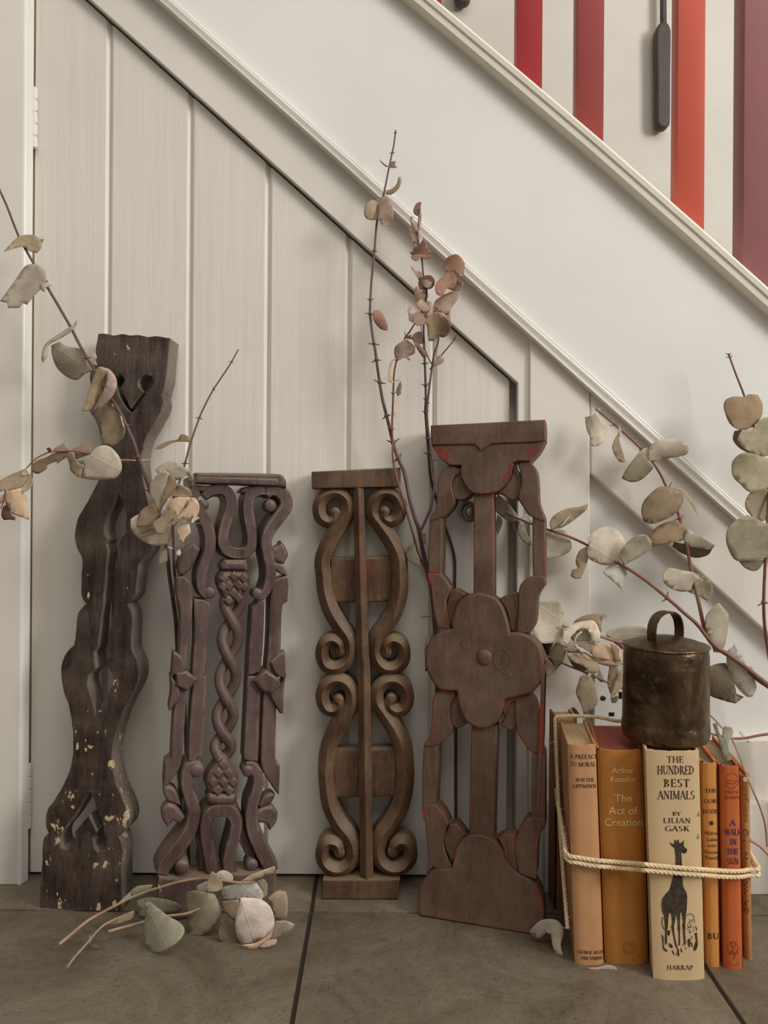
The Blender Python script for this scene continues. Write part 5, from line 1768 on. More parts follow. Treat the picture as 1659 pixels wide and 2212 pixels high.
# ---- branch with the leaf cluster between the two left carvings
b2 = thing('eucalyptus_branch', 'small eucalyptus branch with a dense cluster of tan leaves beside the pierced panel', 'branch', P(384, 1330, 0.915), GRP)
stem(b2, 'p', [(515, 755), (504, 775), (492, 795), (475, 820), (459, 845), (444, 873), (431, 902), (412, 956), (398, 1008), (386, 1045), (375, 1075), (372, 1110), (374, 1140), (375, 1180), (376, 1212), (377, 1238), (383, 1285), (396, 1420), (408, 1880)],
     [.895, .893, .89, .886, .882, .877, .872, .858, .850, .844, .840, .837,   .836, .838, .856, .900, .905, .913, .925], 1.3, 3.6, 'purple', (.08, .22, .34, .44))
leaf(b2, 'F', [(715, 112), (700, 70), (650, 38), (610, 45), (580, 90), (480, 110), (380, 160), (345, 185), (420, 185), (520, 130), (600, 112), (680, 115)], 'brown', 0.8540, (.1, .5), .3)
leaf(b2, 'F', [(640, 495), (690, 470), (740, 520), (700, 590), (640, 560)], 'dolive', 0.8440)
leaf(b2, 'F', [(640, 370), (560, 320), (500, 310), (420, 345), (350, 405), (390, 440), (480, 430), (560, 510), (690, 460), (730, 520), (742, 470), (700, 400)], 'beige', 0.8420, (.1, .1), .3)
leaf(b2, 'F', [(520, 660), (560, 600), (580, 540), (650, 570), (710, 610), (738, 670), (700, 692), (600, 690)], 'tan', 0.8350)
leaf(b2, 'F', [(530, 990), (460, 955), (300, 880), (180, 855), (105, 900), (105, 980), (150, 1060), (260, 1140), (370, 1170), (470, 1155), (518, 1090)], 'cream', 0.8360, (.15, .15), .3)
leaf(b2, 'F', [(400, 1000), (330, 990), (185, 1045), (210, 1085), (350, 1050)], 'brown', 0.8290)
leaf(b2, 'F', [(395, 850), (335, 738), (250, 780), (200, 830), (172, 900), (165, 980), (300, 970), (360, 900)], 'brown', 0.8270, (.1, .3), .2)
leaf(b2, 'F', [(400, 840), (330, 730), (300, 620), (310, 540), (380, 440), (440, 410), (492, 428), (462, 560), (415, 680)], 'cream', 0.8280, (-.1, -.3), .3)
leaf(b2, 'F', [(402, 840), (418, 680), (463, 560), (495, 425), (545, 470), (572, 550), (540, 630), (440, 760)], 'brown', 0.8275, (-.1, .4), .2)
leaf(b2, 'F', [(410, 850), (440, 760), (495, 680), (500, 710), (430, 830)], 'cream', 0.8240)
leaf(b2, 'F', [(550, 800), (490, 755), (440, 850), (330, 935), (330, 980), (370, 1050), (430, 1055), (480, 960), (540, 900)], 'brown', 0.8210, (.1, -.2), .3)
leaf(b2, 'F', [(520, 960), (510, 930), (560, 900), (590, 930), (560, 970)], 'tan', 0.8220)
leaf(b2, 'F', [(580, 890), (560, 850), (500, 770), (512, 700), (580, 680), (700, 678), (712, 700), (660, 770), (600, 850)], 'peach', 0.8220, (0, .2), .35)
leaf(b2, 'F', [(575, 890), (640, 820), (700, 720), (710, 682), (765, 690), (802, 760), (797, 830), (770, 880), (730, 870), (690, 930), (655, 870), (660, 920), (630, 960), (600, 940)], 'peach', 0.8180, (.1, -.2), .4)
leaf(b2, 'F', [(600, 900), (640, 870), (665, 880), (655, 930), (620, 960), (590, 930)], 'tan', 0.8150)
leaf(b2, 'F', [(735, 880), (770, 870), (805, 890), (760, 920), (720, 945)], 'cream', 0.8160)
leaf(b2, 'F', [(575, 1000), (640, 960), (700, 950), (718, 1040), (662, 1090), (640, 1140), (590, 1095), (570, 1040)], 'peach', 0.8190, (.1, .2), .3)
leaf(b2, 'F', [(470, 1200), (475, 1260), (480, 1320), (450, 1345), (395, 1352), (390, 1300), (400, 1240)], 'olive', 0.8360)
leaf(b2, 'F', [(540, 1200), (515, 1210), (475, 1185), (500, 1178)], 'white', 0.8320)
leaf(b2, 'F', [(570, 1230), (600, 1205), (618, 1240), (600, 1275), (575, 1260)], 'white', 0.8320)
stem(b2, 'F', [(565, 1205), (590, 1195), (625, 1175)], .834, 1.2, .6, 'brown')
stem(b2, 'F', [(700, 940), (770, 940), (820, 945)], .832, 1.0, .6, 'pale')

# ---- tall bare branch between the scroll panel and the flower panel
b3 = thing('eucalyptus_branch', 'tallest twiggy branch with small rust red leaves, rising behind the flower panel', 'branch', on_floor(940, 1902), GRP)
stem(b3, 'p', [(855, 281), (850, 317), (841, 359), (828, 424), (815, 474), (809, 541), (802, 615), (799, 678), (805, 725), (811, 759), (816, 797), (825, 856), (837, 906), (849, 956), (860, 990), (873, 1019), (885, 1078), (896, 1117), (905, 1146), (914, 1193), (924, 1232), (935, 1300), (945, 1500), (945, 1893)],
     [.90] * 10 + [.903, .906, .908, .910, .911, .911, .912, .915, .922, .931, .9365, .938, .938, .938], 1.6, 5.2, 'purple', (.01, .06, .15, .22, .285, .31, .37, .42, .46, .52, .57, .61))
leaf(b3, 'B', [(300, 298), (265, 275), (236, 248), (250, 275), (280, 300)], 'pink', .898)
leaf(b3, 'B', [(300, 298), (312, 265), (347, 263), (340, 285), (354, 305), (310, 308)], 'mauve', .896)
leaf(b3, 'B', [(275, 455), (320, 440), (350, 410), (360, 368), (375, 365), (380, 400), (355, 450), (310, 480), (280, 475)], 'tan', .896)
leaf(b3, 'B', [(225, 640), (190, 645), (155, 635), (138, 600), (150, 545), (185, 515), (215, 520), (237, 575)], 'tan', .895, (0, .3), .3)
leaf(b3, 'B', [(225, 635), (226, 570), (210, 512), (250, 495), (290, 497), (320, 550), (328, 630), (290, 680), (250, 675), (240, 645)], 'mauve', .892, (0, -.4), .4)
leaf(b3, 'B', [(193, 1262), (200, 1225), (240, 1230), (275, 1280), (292, 1330), (290, 1358), (250, 1350), (212, 1312)], 'rust', .896, (0, .2), .3)
# ---- rust-leaved branch
b4 = b3
stem(b4, 'p', [(903, 452), (905, 470), (902, 500), (904, 525), (910, 548), (912, 565), (915, 597), (922, 625), (920, 648), (916, 676), (915, 718), (917, 768), (919, 818), (920, 860), (919, 890), (925, 970), (930, 1031), (942, 1077), (955, 1122), (973, 1170), (982, 1210), (982, 1271), (984, 1400), (985, 1893)],
     [.895] * 14 + [.90, .912, .925, .935, .939, .939, .939, .939, .94, .94], 1.6, 3.6, 'dark', (.46, .5, .58, .64))
stem(b4, 'p', [(948, 728), (945, 745), (937, 768), (930, 818), (926, 850), (922, 890), (925, 930), (930, 965), (938, 1020), (938, 1055), (934, 1082), (925, 1111), (909, 1146), (906, 1152)],
     [.89, .89, .892, .895, .897, .90, .905, .907, .909, .91, .911, .913, .918, .921], 2.0, 3.2, 'purple', (.35, .5, .58))
stem(b4, 'I', [(735, 1530), (700, 1590), (560, 1760), (490, 1850), (465, 1880), (445, 1900)], .893, 1.2, 1.8, 'dark', (.15,))
stem(b4, 'I', [(350, 1415), (358, 1520), (372, 1620), (410, 1730), (460, 1840)], .894, 1.0, 1.4, 'purple')
stem(b4, 'p', [(896, 698), (886, 715), (875, 730), (866, 752), (857, 778), (851, 810), (849, 870), (847, 920), (848, 960), (849, 990), (855, 1024), (873, 1085), (892, 1153), (903, 1196), (922, 1240), (940, 1330), (950, 1893)],
     [.89, .89, .892, .894, .896, .898, .902, .905, .907, .907, .907, .908, .922, .931, .9355, .937, .937], 1.8, 2.8, 'brown', (.12, .25, .36, .45))
for z, pts, mt, Y in (
    ('I', [(305, 235), (280, 215), (265, 180), (285, 120), (320, 85), (356, 88), (345, 130), (345, 195)], 'red', .894),
    ('I', [(330, 210), (355, 195), (352, 300), (345, 370), (325, 390), (320, 300)], 'pink', .892),
    ('I', [(310, 412), (260, 370), (240, 320), (228, 270), (240, 235), (268, 250), (252, 300), (300, 325), (340, 385)], 'mauve', .893),
    ('I', [(325, 560), (280, 590), (260, 520), (215, 430), (215, 390), (245, 360), (270, 400), (340, 412), (368, 470), (362, 540)], 'pink', .896),
    ('I', [(310, 545), (260, 500), (225, 420), (212, 400), (238, 365), (250, 375), (240, 420)], 'rust', .893),
    ('I', [(350, 690), (290, 668), (240, 650), (230, 620), (262, 628), (267, 590), (330, 545), (378, 478), (400, 490), (420, 560), (475, 635), (430, 655)], 'rust', .892),
    ('I', [(350, 685), (320, 715), (280, 722), (245, 690), (250, 660), (350, 650), (455, 655), (440, 700), (400, 702)], 'rust', .890),
    ('I', [(325, 930), (280, 860), (245, 800), (238, 768), (300, 820), (350, 830), (362, 882)], 'pink', .897),
    ('I', [(400, 1150), (330, 1160), (290, 1130), (272, 1060), (285, 1010), (320, 985), (340, 1050), (415, 1050), (428, 1100)], 'pink', .896),
    ('I', [(390, 1052), (330, 1030), (318, 970), (340, 910), (400, 880), (460, 883), (497, 930), (490, 990), (450, 1027), (415, 1020)], 'red', .892),
    ('I', [(412, 1018), (372, 995), (362, 945), (415, 925), (468, 960), (465, 1012)], 'mauve', .890),
    ('I', [(440, 1150), (490, 1220), (485, 1290), (420, 1335), (385, 1305), (440, 1250), (430, 1180)], 'pink', .893),
    ('I', [(300, 1190), (340, 1140), (400, 1150), (440, 1220), (442, 1260), (380, 1277), (320, 1240)], 'tan', .889),
    ('I', [(270, 1395), (220, 1370), (215, 1320), (203, 1260), (230, 1212), (246, 1230), (240, 1270), (265, 1290)], 'pink', .893),
    ('I', [(270, 1400), (258, 1320), (310, 1260), (400, 1275), (432, 1310), (400, 1400), (320, 1427)], 'mauve', .891),
    ('I', [(660, 1030), (720, 1000), (740, 930), (800, 950), (806, 990), (760, 1052), (700, 1050)], 'mauve', .890),
    ('I', [(700, 838), (640, 860), (605, 820), (602, 750), (640, 680), (730, 648), (790, 690), (825, 760), (812, 850), (765, 865)], 'rust', .889),
    ('I', [(700, 840), (760, 862), (815, 835), (822, 870), (780, 885)], 'pink', .891),
    ('I', [(625, 1020), (600, 1085), (560, 1102), (510, 1070), (505, 980), (540, 930), (580, 900), (630, 850), (700, 845), (737, 910), (722, 990), (680, 1030)], 'rust', .886),
    ('I', [(600, 1290), (660, 1280), (672, 1390), (635, 1350)], 'pink', .892),
    ('I', [(580, 1290), (500, 1235), (490, 1190), (520, 1140), (600, 1090), (690, 1055), (768, 1080), (740, 1150), (690, 1220), (660, 1290)], 'mauve', .888),
    ('I', [(548, 1545), (560, 1548), (600, 1552), (650, 1510), (680, 1410), (640, 1350), (560, 1290), (500, 1278), (420, 1330), (385, 1390), (412, 1430), (422, 1520), (430, 1590), (490, 1592), (520, 1560)], 'brown', .884),
    ('I', [(175, 1560), (200, 1540), (245, 1520), (240, 1550), (272, 1565), (225, 1572)], 'rust', .893),
    ('I', [(250, 1545), (290, 1500), (345, 1485), (365, 1560), (362, 1620), (300, 1640), (260, 1595)], 'mauve', .895),
    ('I', [(415, 1762), (370, 1770), (320, 1700), (262, 1595), (330, 1630), (392, 1700)], 'rust', .893),
    ('I', [(90, 1790), (65, 1770), (60, 1670), (130, 1600), (190, 1570), (290, 1650), (275, 1705), (190, 1740)], 'pink', .896),
    ('I', [(90, 1795), (190, 1745), (290, 1690), (280, 1725), (200, 1770), (238, 1785), (215, 1805), (180, 1775)], 'mauve', .894),
    ('I', [(65, 1780), (30, 1860), (15, 1950), (40, 2010), (55, 2050), (15, 2040), (-10, 2010), (-5, 1900), (25, 1810)], 'tan', .894),
    ('I', [(55, 2020), (90, 2015), (122, 1995), (95, 2025)], 'mauve', .896),
    ('I', [(130, 2018), (142, 2080), (130, 2130), (136, 2160), (95, 2192), (80, 2140), (98, 2080)], 'olive', .893),
    ('B', [(330, 1790), (352, 1830), (345, 1870), (357, 1890), (335, 1920), (328, 1860)], 'pink', .900),
    ('I', [(470, 1872), (500, 1820), (560, 1750), (597, 1780), (590, 1822), (520, 1862)], 'mauve', .891),
    ('I', [(520, 1790), (540, 1752), (572, 1750), (560, 1772)], 'rust', .890),
    ('5', [(1090, 830), (1070, 815), (1010, 870), (1015, 960), (1070, 1010), (1132, 1032), (1137, 960), (1105, 890)], 'dgreen', .914),
    ('5', [(1150, 715), (1190, 715), (1195, 830), (1160, 790)], 'dolive', .917)):
    leaf(b4, z, pts, mt, Y)
stem(b4, '7', [(230, 1650), (165, 1652), (110, 1656), (70, 1662)], [.932, .92, .915, .912], 1.6, 1.4, 'pale', (.86,))

# ---- right-hand branch arching over the books
b5 = thing('eucalyptus_branch', 'forked branch with grey brown leaves arching over the bell, right of the flower panel', 'branch', on_floor(1760, 1935), GRP)
stem(b5, 'C', [(490, 452), (505, 460), (650, 580), (800, 720), (870, 800), (930, 890), (970, 975), (1045, 1140), (1075, 1240), (1110, 1380), (1140, 1550), (1190, 1760), (1235, 1960), (1290, 2050), (1420, 2140), (1560, 2260), (1750, 2420), (1900, 2800), (1950, 3600), (1960, 3745)],
     [.9] * 6 + [.898, .895, .89, .887, .885, .88, .877, .875, .872, .872, .875, .88, .885, .885], 2.0, 5.5, 'brown', (.10, .16, .33, .40))
Q = [([(500, 462), (470, 490), (440, 500), (418, 505), (430, 590), (455, 650), (455, 700), (500, 703), (545, 670), (563, 570), (550, 530), (510, 490)], 'cream', .898, (.0, .35), .5),
     ([(495, 465), (505, 450), (525, 448), (515, 470)], 'beige', .9, None, None),
     ([(665, 590), (640, 620), (605, 690), (610, 740), (650, 805), (690, 812), (680, 760), (655, 680), (652, 630), (690, 578)], 'brown', .898, None, None),
     ([(648, 580), (652, 550), (662, 600), (655, 650)], 'cream', .897, None, None),
     ([(850, 745), (870, 690), (950, 655), (1080, 660), (1115, 690), (1120, 740), (1090, 765), (950, 790), (880, 808), (845, 790)], 'beige', .894, (-.1, .2), .5),
     ([(795, 730), (830, 712), (852, 720), (850, 780), (830, 775)], 'grey', .897, None, None),
     ([(830, 770), (790, 740), (740, 800), (690, 870), (668, 920), (730, 945), (800, 930), (865, 870), (878, 840)], 'olive', .896, (.0, -.2), .4),
     ([(968, 970), (1040, 985), (1090, 1000), (1130, 1040), (1180, 1140), (1187, 1172), (1120, 1070), (1080, 1012)], 'tan', .894, None, None),
     ([(970, 975), (900, 990), (820, 1070), (800, 1140), (815, 1210), (870, 1228), (960, 1200), (1040, 1150), (1085, 1080), (1080, 1012)], 'brown', .890, (-.1, .15), .3),
     ([(1100, 1365), (1150, 1385), (1280, 1400), (1250, 1440), (1170, 1458), (1080, 1430), (1010, 1380), (1020, 1352)], 'dolive', .89, None, None),
     ([(1120, 1262), (1060, 1220), (1000, 1212), (920, 1240), (860, 1300), (870, 1385), (960, 1365), (1070, 1345), (1120, 1292)], 'brown', .886, (.0, .3), .4),
     ([(1118, 1262), (1180, 1300), (1300, 1375), (1270, 1402), (1180, 1392), (1088, 1362), (1095, 1310)], 'sage', .884, (.1, -.2), .3),
     ([(1160, 1560), (1220, 1580), (1280, 1640), (1282, 1710), (1250, 1752), (1190, 1720), (1110, 1685), (1170, 1660)], 'olive', .886, None, None),
     ([(1150, 1555), (1060, 1540), (990, 1525), (945, 1560), (950, 1620), (1000, 1665), (1080, 1688), (1160, 1670), (1222, 1610), (1180, 1578)], 'beige', .880, (.0, .3), .5)]
for pts, mt, Y, tl, cp in Q: leaf(b5, 'C', pts, mt, Y, tl, cp)
for pts, mt, Y, tl, cp in (
    ([(1285, 410), (1260, 350), (1260, 270), (1320, 200), (1345, 185), (1405, 260), (1400, 350), (1385, 450), (1350, 505), (1310, 500)], 'sage', .872, (-.1, .25), .4),
    ([(1265, 600), (1330, 575), (1390, 570), (1440, 700), (1455, 760), (1450, 830), (1370, 810), (1275, 770), (1250, 690)], 'dolive', .872, (.1, .2), .4),
    ([(1450, 765), (1505, 788), (1450, 832)], 'olive', .87, None, None),
    ([(1435, 425), (1440, 460), (1395, 500), (1400, 600), (1440, 700), (1520, 785), (1562, 785), (1585, 720), (1550, 630), (1500, 530)], 'white', .864, (.1, .2), .35),
    ([(1545, 590), (1565, 600), (1560, 630), (1545, 620)], 'grey', .868, None, None)):
    leaf(b5, 'D', pts, mt, Y, tl, cp)

b6 = b5
stem(b6, 'C', [(-188, 1106), (-100, 1165), (0, 1205), (60, 1230), (160, 1265), (300, 1310), (440, 1375), (560, 1450), (690, 1520), (830, 1610), (1000, 1750), (1090, 1830), (1180, 1910), (1290, 2046), (1400, 2120), (1560, 2240), (1760, 2420), (2000, 2800), (2090, 3500), (2090, 3740)],
     [.921, .918, .914, .912, .905, .90, .893, .89, .886, .882, .878, .876, .874, .868, .866, .866, .87, .878, .885, .885], 1.8, 5.0, 'brown', (.52,))
for z, pts, mt, Y, tl, cp in (
    ('7', [(690, 830), (730, 870), (725, 930), (690, 1000), (680, 920)], 'grey', .921, (0, 0), .05),
    ('7', [(868, 872), (800, 890), (690, 820), (670, 720), (700, 665), (760, 720), (830, 800)], 'grey', .919, (0, .1), .1),
    ('7', [(870, 878), (850, 970), (820, 950), (815, 900)], 'dolive', .918, (0, .0), .1),
    ('7', [(872, 878), (890, 900), (950, 1020), (972, 1085), (890, 1040), (855, 975)], 'beige', .915, (0, .0), .1),
    ('7', [(872, 870), (920, 820), (960, 850), (975, 900), (930, 910)], 'white', .916, (0, .0), .1),
    ('C', [(190, 1272), (180, 1220), (210, 1170), (280, 1130), (350, 1115), (390, 1110), (440, 1090), (430, 1130), (360, 1190), (270, 1250)], 'tan', .898, (.0, .3), .4),
    ('C', [(235, 1255), (340, 1150), (300, 1200), (270, 1235)], 'white', .894, (0, 0), .1),
    ('C', [(200, 1275), (110, 1290), (80, 1400), (140, 1475), (250, 1450), (320, 1410), (328, 1360), (300, 1290), (260, 1265)], 'grey', .909, (.0, .1), -.3),
    ('C', [(435, 1380), (380, 1410), (355, 1480), (370, 1530), (330, 1540), (322, 1580), (350, 1600), (392, 1598), (420, 1530), (442, 1450)], 'tan', .894, (.0, .3), .4),
    ('C', [(445, 1372), (440, 1330), (480, 1280), (560, 1245), (640, 1270), (695, 1350), (650, 1430), (665, 1505), (560, 1510), (470, 1480), (430, 1440)], 'cream', .885, (.1, .15), .35),
    ('C', [(690, 1515), (580, 1515), (540, 1560), (600, 1610), (690, 1692), (672, 1640), (708, 1550)], 'white', .888, (.1, -.3), .3),
    ('C', [(680, 1512), (650, 1440), (690, 1370), (760, 1310), (820, 1300), (867, 1340), (860, 1400), (790, 1450), (720, 1490)], 'sage', .878, (-.1, .3), .4)):
    leaf(b6, z, pts, mt, Y, tl, cp)

b7 = thing('eucalyptus_branch', 'upright branch of large olive green leaves at the right edge of the photo', 'branch', on_floor(1700, 1935), GRP)
stem(b7, 'C', [(1392, 78), (1395, 85), (1440, 210), (1500, 365), (1560, 560), (1620, 780), (1660, 980), (1655, 1200), (1640, 1500), (1630, 1756), (1640, 1950), (1690, 2300), (1740, 2900), (1740, 3740)],
     [.895, .895, .893, .888, .884, .88, .878, .875, .874, .878, .888, .90, .905, .905], 1.8, 4.2, 'brown', (.04, .1, .70))
for pts, mt, Y in (
    ([(1655, 1200), (1580, 1212), (1510, 1130), (1510, 1060), (1560, 1000), (1640, 988), (1740, 1040), (1752, 1130)], 'olive', .884),
    ([(1600, 775), (1480, 725), (1422, 660), (1430, 600), (1480, 588), (1500, 640)], 'dolive', .888),
    ([(1605, 772), (1500, 720), (1450, 660), (1480, 600), (1560, 580), (1630, 508), (1720, 520), (1752, 640), (1700, 745)], 'olive', .876),
    ([(1620, 772), (1500, 745), (1420, 800), (1418, 900), (1470, 960), (1540, 1015), (1640, 990), (1750, 930), (1762, 820)], 'olive', .870),
    ([(1500, 368), (1430, 365), (1370, 390), (1360, 450), (1400, 550), (1470, 592), (1550, 575), (1612, 510), (1622, 420), (1590, 355), (1530, 350)], 'brown', .876),
    ([(1640, 1470), (1550, 1478), (1460, 1480), (1500, 1525), (1560, 1548), (1602, 1530)], 'olive', .874),
    ([(1640, 1222), (1520, 1168), (1400, 1240), (1374, 1330), (1400, 1420), (1450, 1480), (1560, 1478), (1640, 1460), (1782, 1420), (1802, 1300), (1740, 1220)], 'olive', .864)):
    leaf(b7, 'C', pts, mt, Y, (rnd.uniform(-.15, .15), rnd.uniform(-.2, .2)), rnd.choice((.25, -.25)))

# ---- curled leaves behind and left of the bell
b8 = thing('eucalyptus_branch', 'branch of curled cream and brown leaves left of the bell, above the books', 'branch', P(1345, 1400, .90), GRP)
stem(b8, 'H', [(560, 462), (590, 470), (640, 490), (900, 560), (1180, 635), (1340, 690), (1600, 760), (1900, 840), (2300, 1000)], [.893, .893, .893, .893, .893, .893, .895, .895, .897], 2.6, 3.6, 'pink')
stem(b8, 'H', [(560, 780), (640, 822), (900, 900), (1060, 970), (1300, 1020), (1520, 1082), (1600, 1105), (1900, 1180)], [.89, .888, .886, .884, .884, .884, .888, .89], 1.3, 1.5, 'brown')
stem(b8, 'H', [(300, 950), (560, 1072), (740, 1150), (900, 1212), (1120, 1310), (1300, 1390), (1500, 1470), (1800, 1580)], [.893, .892, .89, .89, .89, .89, .892, .893], 1.8, 2.2, 'brown', (.55,))
for z, pts, mt, Y, tl, cp in (
    ('D', [(620, 395), (640, 360), (760, 335), (870, 340), (900, 385), (780, 480), (720, 480), (660, 430)], 'beige', .897, (.1, .2), .3),
    ('H', [(300, 1010), (345, 1000), (430, 1110), (520, 1110), (420, 1240), (300, 1282), (250, 1240)], 'olive', .902, (0, .1), .2),
    ('H', [(560, 770), (625, 840), (600, 960), (560, 1080), (500, 1120), (560, 900)], 'dark', .90, (0, .1), .2),
    ('H', [(230, 752), (330, 745), (425, 750), (345, 920), (432, 1112), (330, 1000), (270, 850)], 'dark', .902, (.2, .1), .2),  # dark sheet paints the shade inside the curled leaf
    ('H', [(560, 770), (500, 745), (440, 760), (345, 910), (380, 1010), (430, 1112), (520, 1100), (570, 1060), (600, 900), (625, 840)], 'olive', .893, (.1, .3), .4),
    ('H', [(590, 400), (580, 150), (560, 90), (480, 50), (250, 60), (130, 110), (80, 300), (80, 500), (120, 640), (230, 750), (420, 745), (552, 762), (572, 600)], 'beige', .900, (.0, .1), -.5),
    ('H', [(1190, 590), (1205, 350), (1250, 280), (1308, 264), (1290, 330), (1230, 470)], 'white', .897, (.1, .0), .2),
    ('H', [(1190, 582), (1120, 430), (1000, 378), (720, 442), (800, 360), (950, 290), (1130, 270), (1252, 280), (1212, 360), (1203, 500)], 'brown', .896, (.1, .0), .3),
    ('H', [(1050, 720), (900, 725), (740, 715), (700, 650), (860, 497), (950, 520), (1030, 620)], 'olive', .892, (.0, .0), -.3),
    ('H', [(1180, 640), (1180, 580), (1120, 430), (1050, 375), (900, 390), (720, 430), (640, 480), (590, 560), (570, 720), (630, 792), (700, 640), (860, 500), (950, 520), (1030, 620), (1052, 722), (1170, 735)], 'cream', .885, (.0, .25), .4),
    ('H', [(1060, 730), (1060, 920), (1040, 930), (900, 850), (790, 760), (800, 720)], 'tan', .889, (.0, .0), .2),
    ('H', [(640, 830), (620, 850), (660, 740), (740, 714), (762, 800), (830, 880), (905, 922), (780, 902), (640, 905)], 'tan', .886, (.0, .2), .3),
    ('H', [(1520, 1085), (1440, 1137), (1140, 1082), (1060, 970), (1040, 850), (1062, 722), (1170, 740), (1350, 740), (1450, 780), (1512, 850), (1542, 1060)], 'peach', .882, (.1, .2), .4),
    ('H', [(1525, 1060), (1400, 1020), (1390, 900), (1335, 752), (1440, 788), (1500, 850), (1482, 920)], 'brown', .8795, (.1, .1), .2),
    ('H', [(1062, 972), (1000, 900), (900, 840), (800, 770), (788, 690), (835, 622), (888, 575), (880, 555), (835, 575), (775, 640), (750, 720), (757, 800), (800, 865), (900, 915), (980, 935)], 'white', .880, (.0, .3), .3),
    ('H', [(900, 1210), (920, 1216), (830, 1192), (740, 1132), (655, 985), (760, 1050), (900, 1115), (970, 1185)], 'dolive', .890, (.1, .1), .2),
    ('H', [(1120, 1300), (1170, 1180), (1212, 1260), (1252, 1372), (1190, 1382), (1120, 1312)], 'olive', .892, (.1, .1), .2),
    ('H', [(960, 1240), (1000, 1195), (900, 1122), (760, 1062), (650, 975), (635, 905), (760, 908), (950, 930), (1062, 980), (1150, 1090), (1172, 1180), (1120, 1232)], 'tan', .882, (.1, .3), .4),
    ('H', [(930, 1265), (860, 1288), (820, 1400), (783, 1560), (850, 1720), (918, 1912), (1000, 1870), (1100, 1780), (1137, 1680), (1112, 1500), (1052, 1340), (990, 1298)], 'tan', .884, (-.1, .1), .5),
    ('H', [(975, 1270), (1000, 1235), (1030, 1250), (1020, 1310), (985, 1295)], 'white', .881, (0, 0), .2),
    ('H', [(1350, 1652), (1450, 1600), (1482, 1640), (1440, 1722), (1370, 1722)], 'dolive', .896, (0, 0), .2),
    ('H', [(1330, 1130), (1440, 1140), (1502, 1230), (1430, 1400), (1362, 1602), (1310, 1480), (1298, 1350)], 'brown', .890, (0, .2), .3),
    ('H', [(1550, 1150), (1565, 1300), (1532, 1450), (1450, 1570), (1350, 1652), (1360, 1560), (1420, 1380), (1500, 1240)], 'tan', .886, (0, .2), .3)):
    leaf(b8, z, pts, mt, Y, tl, cp)

# ---- thin stalks beside the right end of the books
b9 = thing('eucalyptus_branch', 'thin bare stalks with one curled green leaf standing behind the right books', 'branch', on_floor(1665, 1925), GRP)
stem(b9, 'J', [(120, 180), (215, 260), (330, 380), (430, 500), (510, 680), (545, 780), (578, 860), (620, 960), (690, 1130), (735, 1290), (752, 1480)], [.88, .876, .865, .85, .815, .79, .777, .776, .785, .80, .82], 2.0, 1.7, 'pale', (.6,))
stem(b9, 'J', [(100, 430), (215, 440), (290, 460), (440, 490), (560, 485), (659, 465), (761, 450), (900, 440)], [.89, .89, .89, .89, .89, .888, .886, .884], 2.6, 3.2, 'pink')
stem(b9, 'J', [(520, 1390), (610, 1430), (690, 1480), (761, 1550), (880, 1680), (960, 1860), (985, 2080)], [.87, .87, .87, .868, .866, .866, .868], 3.4, 3.4, 'pale')
leaf(b9, 'J', [(375, 700), (350, 640), (300, 500), (252, 355), (290, 348), (312, 430), (350, 500), (392, 580), (432, 682)], 'dgreen', .779, (.8, .3), .2)
leaf(b9, 'J', [(385, 695), (372, 560), (340, 450), (360, 375), (430, 388), (442, 450), (412, 500), (402, 590), (422, 682)], 'green', .784, (.8, -.3), .2)
leaf(b9, 'J', [(560, 480), (500, 420), (492, 428), (520, 470)], 'white', .885)
leaf(b9, 'J', [(565, 490), (590, 530), (575, 520)], 'brown', .886)
leaf(b9, 'J', [(580, 850), (545, 845), (528, 862), (540, 888), (570, 885)], 'grey', .775, (0, 0), .1)

# ---- cut spray lying on the floor before the pierced panel
b10 = thing('eucalyptus_branch', 'cut eucalyptus spray lying on the floor tiles before the pierced panel', 'branch', on_floor(420, 1990), GRP)
stem(b10, 'E', [(78, 572), (160, 505), (250, 430), (350, 372), (450, 320), (530, 280), (620, 245), (700, 220), (800, 190), (900, 170), (990, 164), (1090, 176), (1190, 190), (1290, 186)],
     [.786, .80, .815, .822, .825, .826, .826, .824, .822, .82, .818, .816, .815, .814], 3.2, 2.4, 'pale', (.55,))
stem(b10, 'E', [(130, 712), (175, 650), (230, 590), (272, 540), (310, 495), (360, 450), (440, 410), (540, 368)], [.752, .767, .782, .795, .805, .815, .825, .835], 2.6, 2.4, 'pale', (.45,))
stem(b10, 'E', [(385, 492), (440, 476), (500, 460), (610, 430), (720, 400), (870, 380), (990, 330)], [.806, .808, .81, .812, .815, .815, .815], 3.0, 2.6, 'pale')
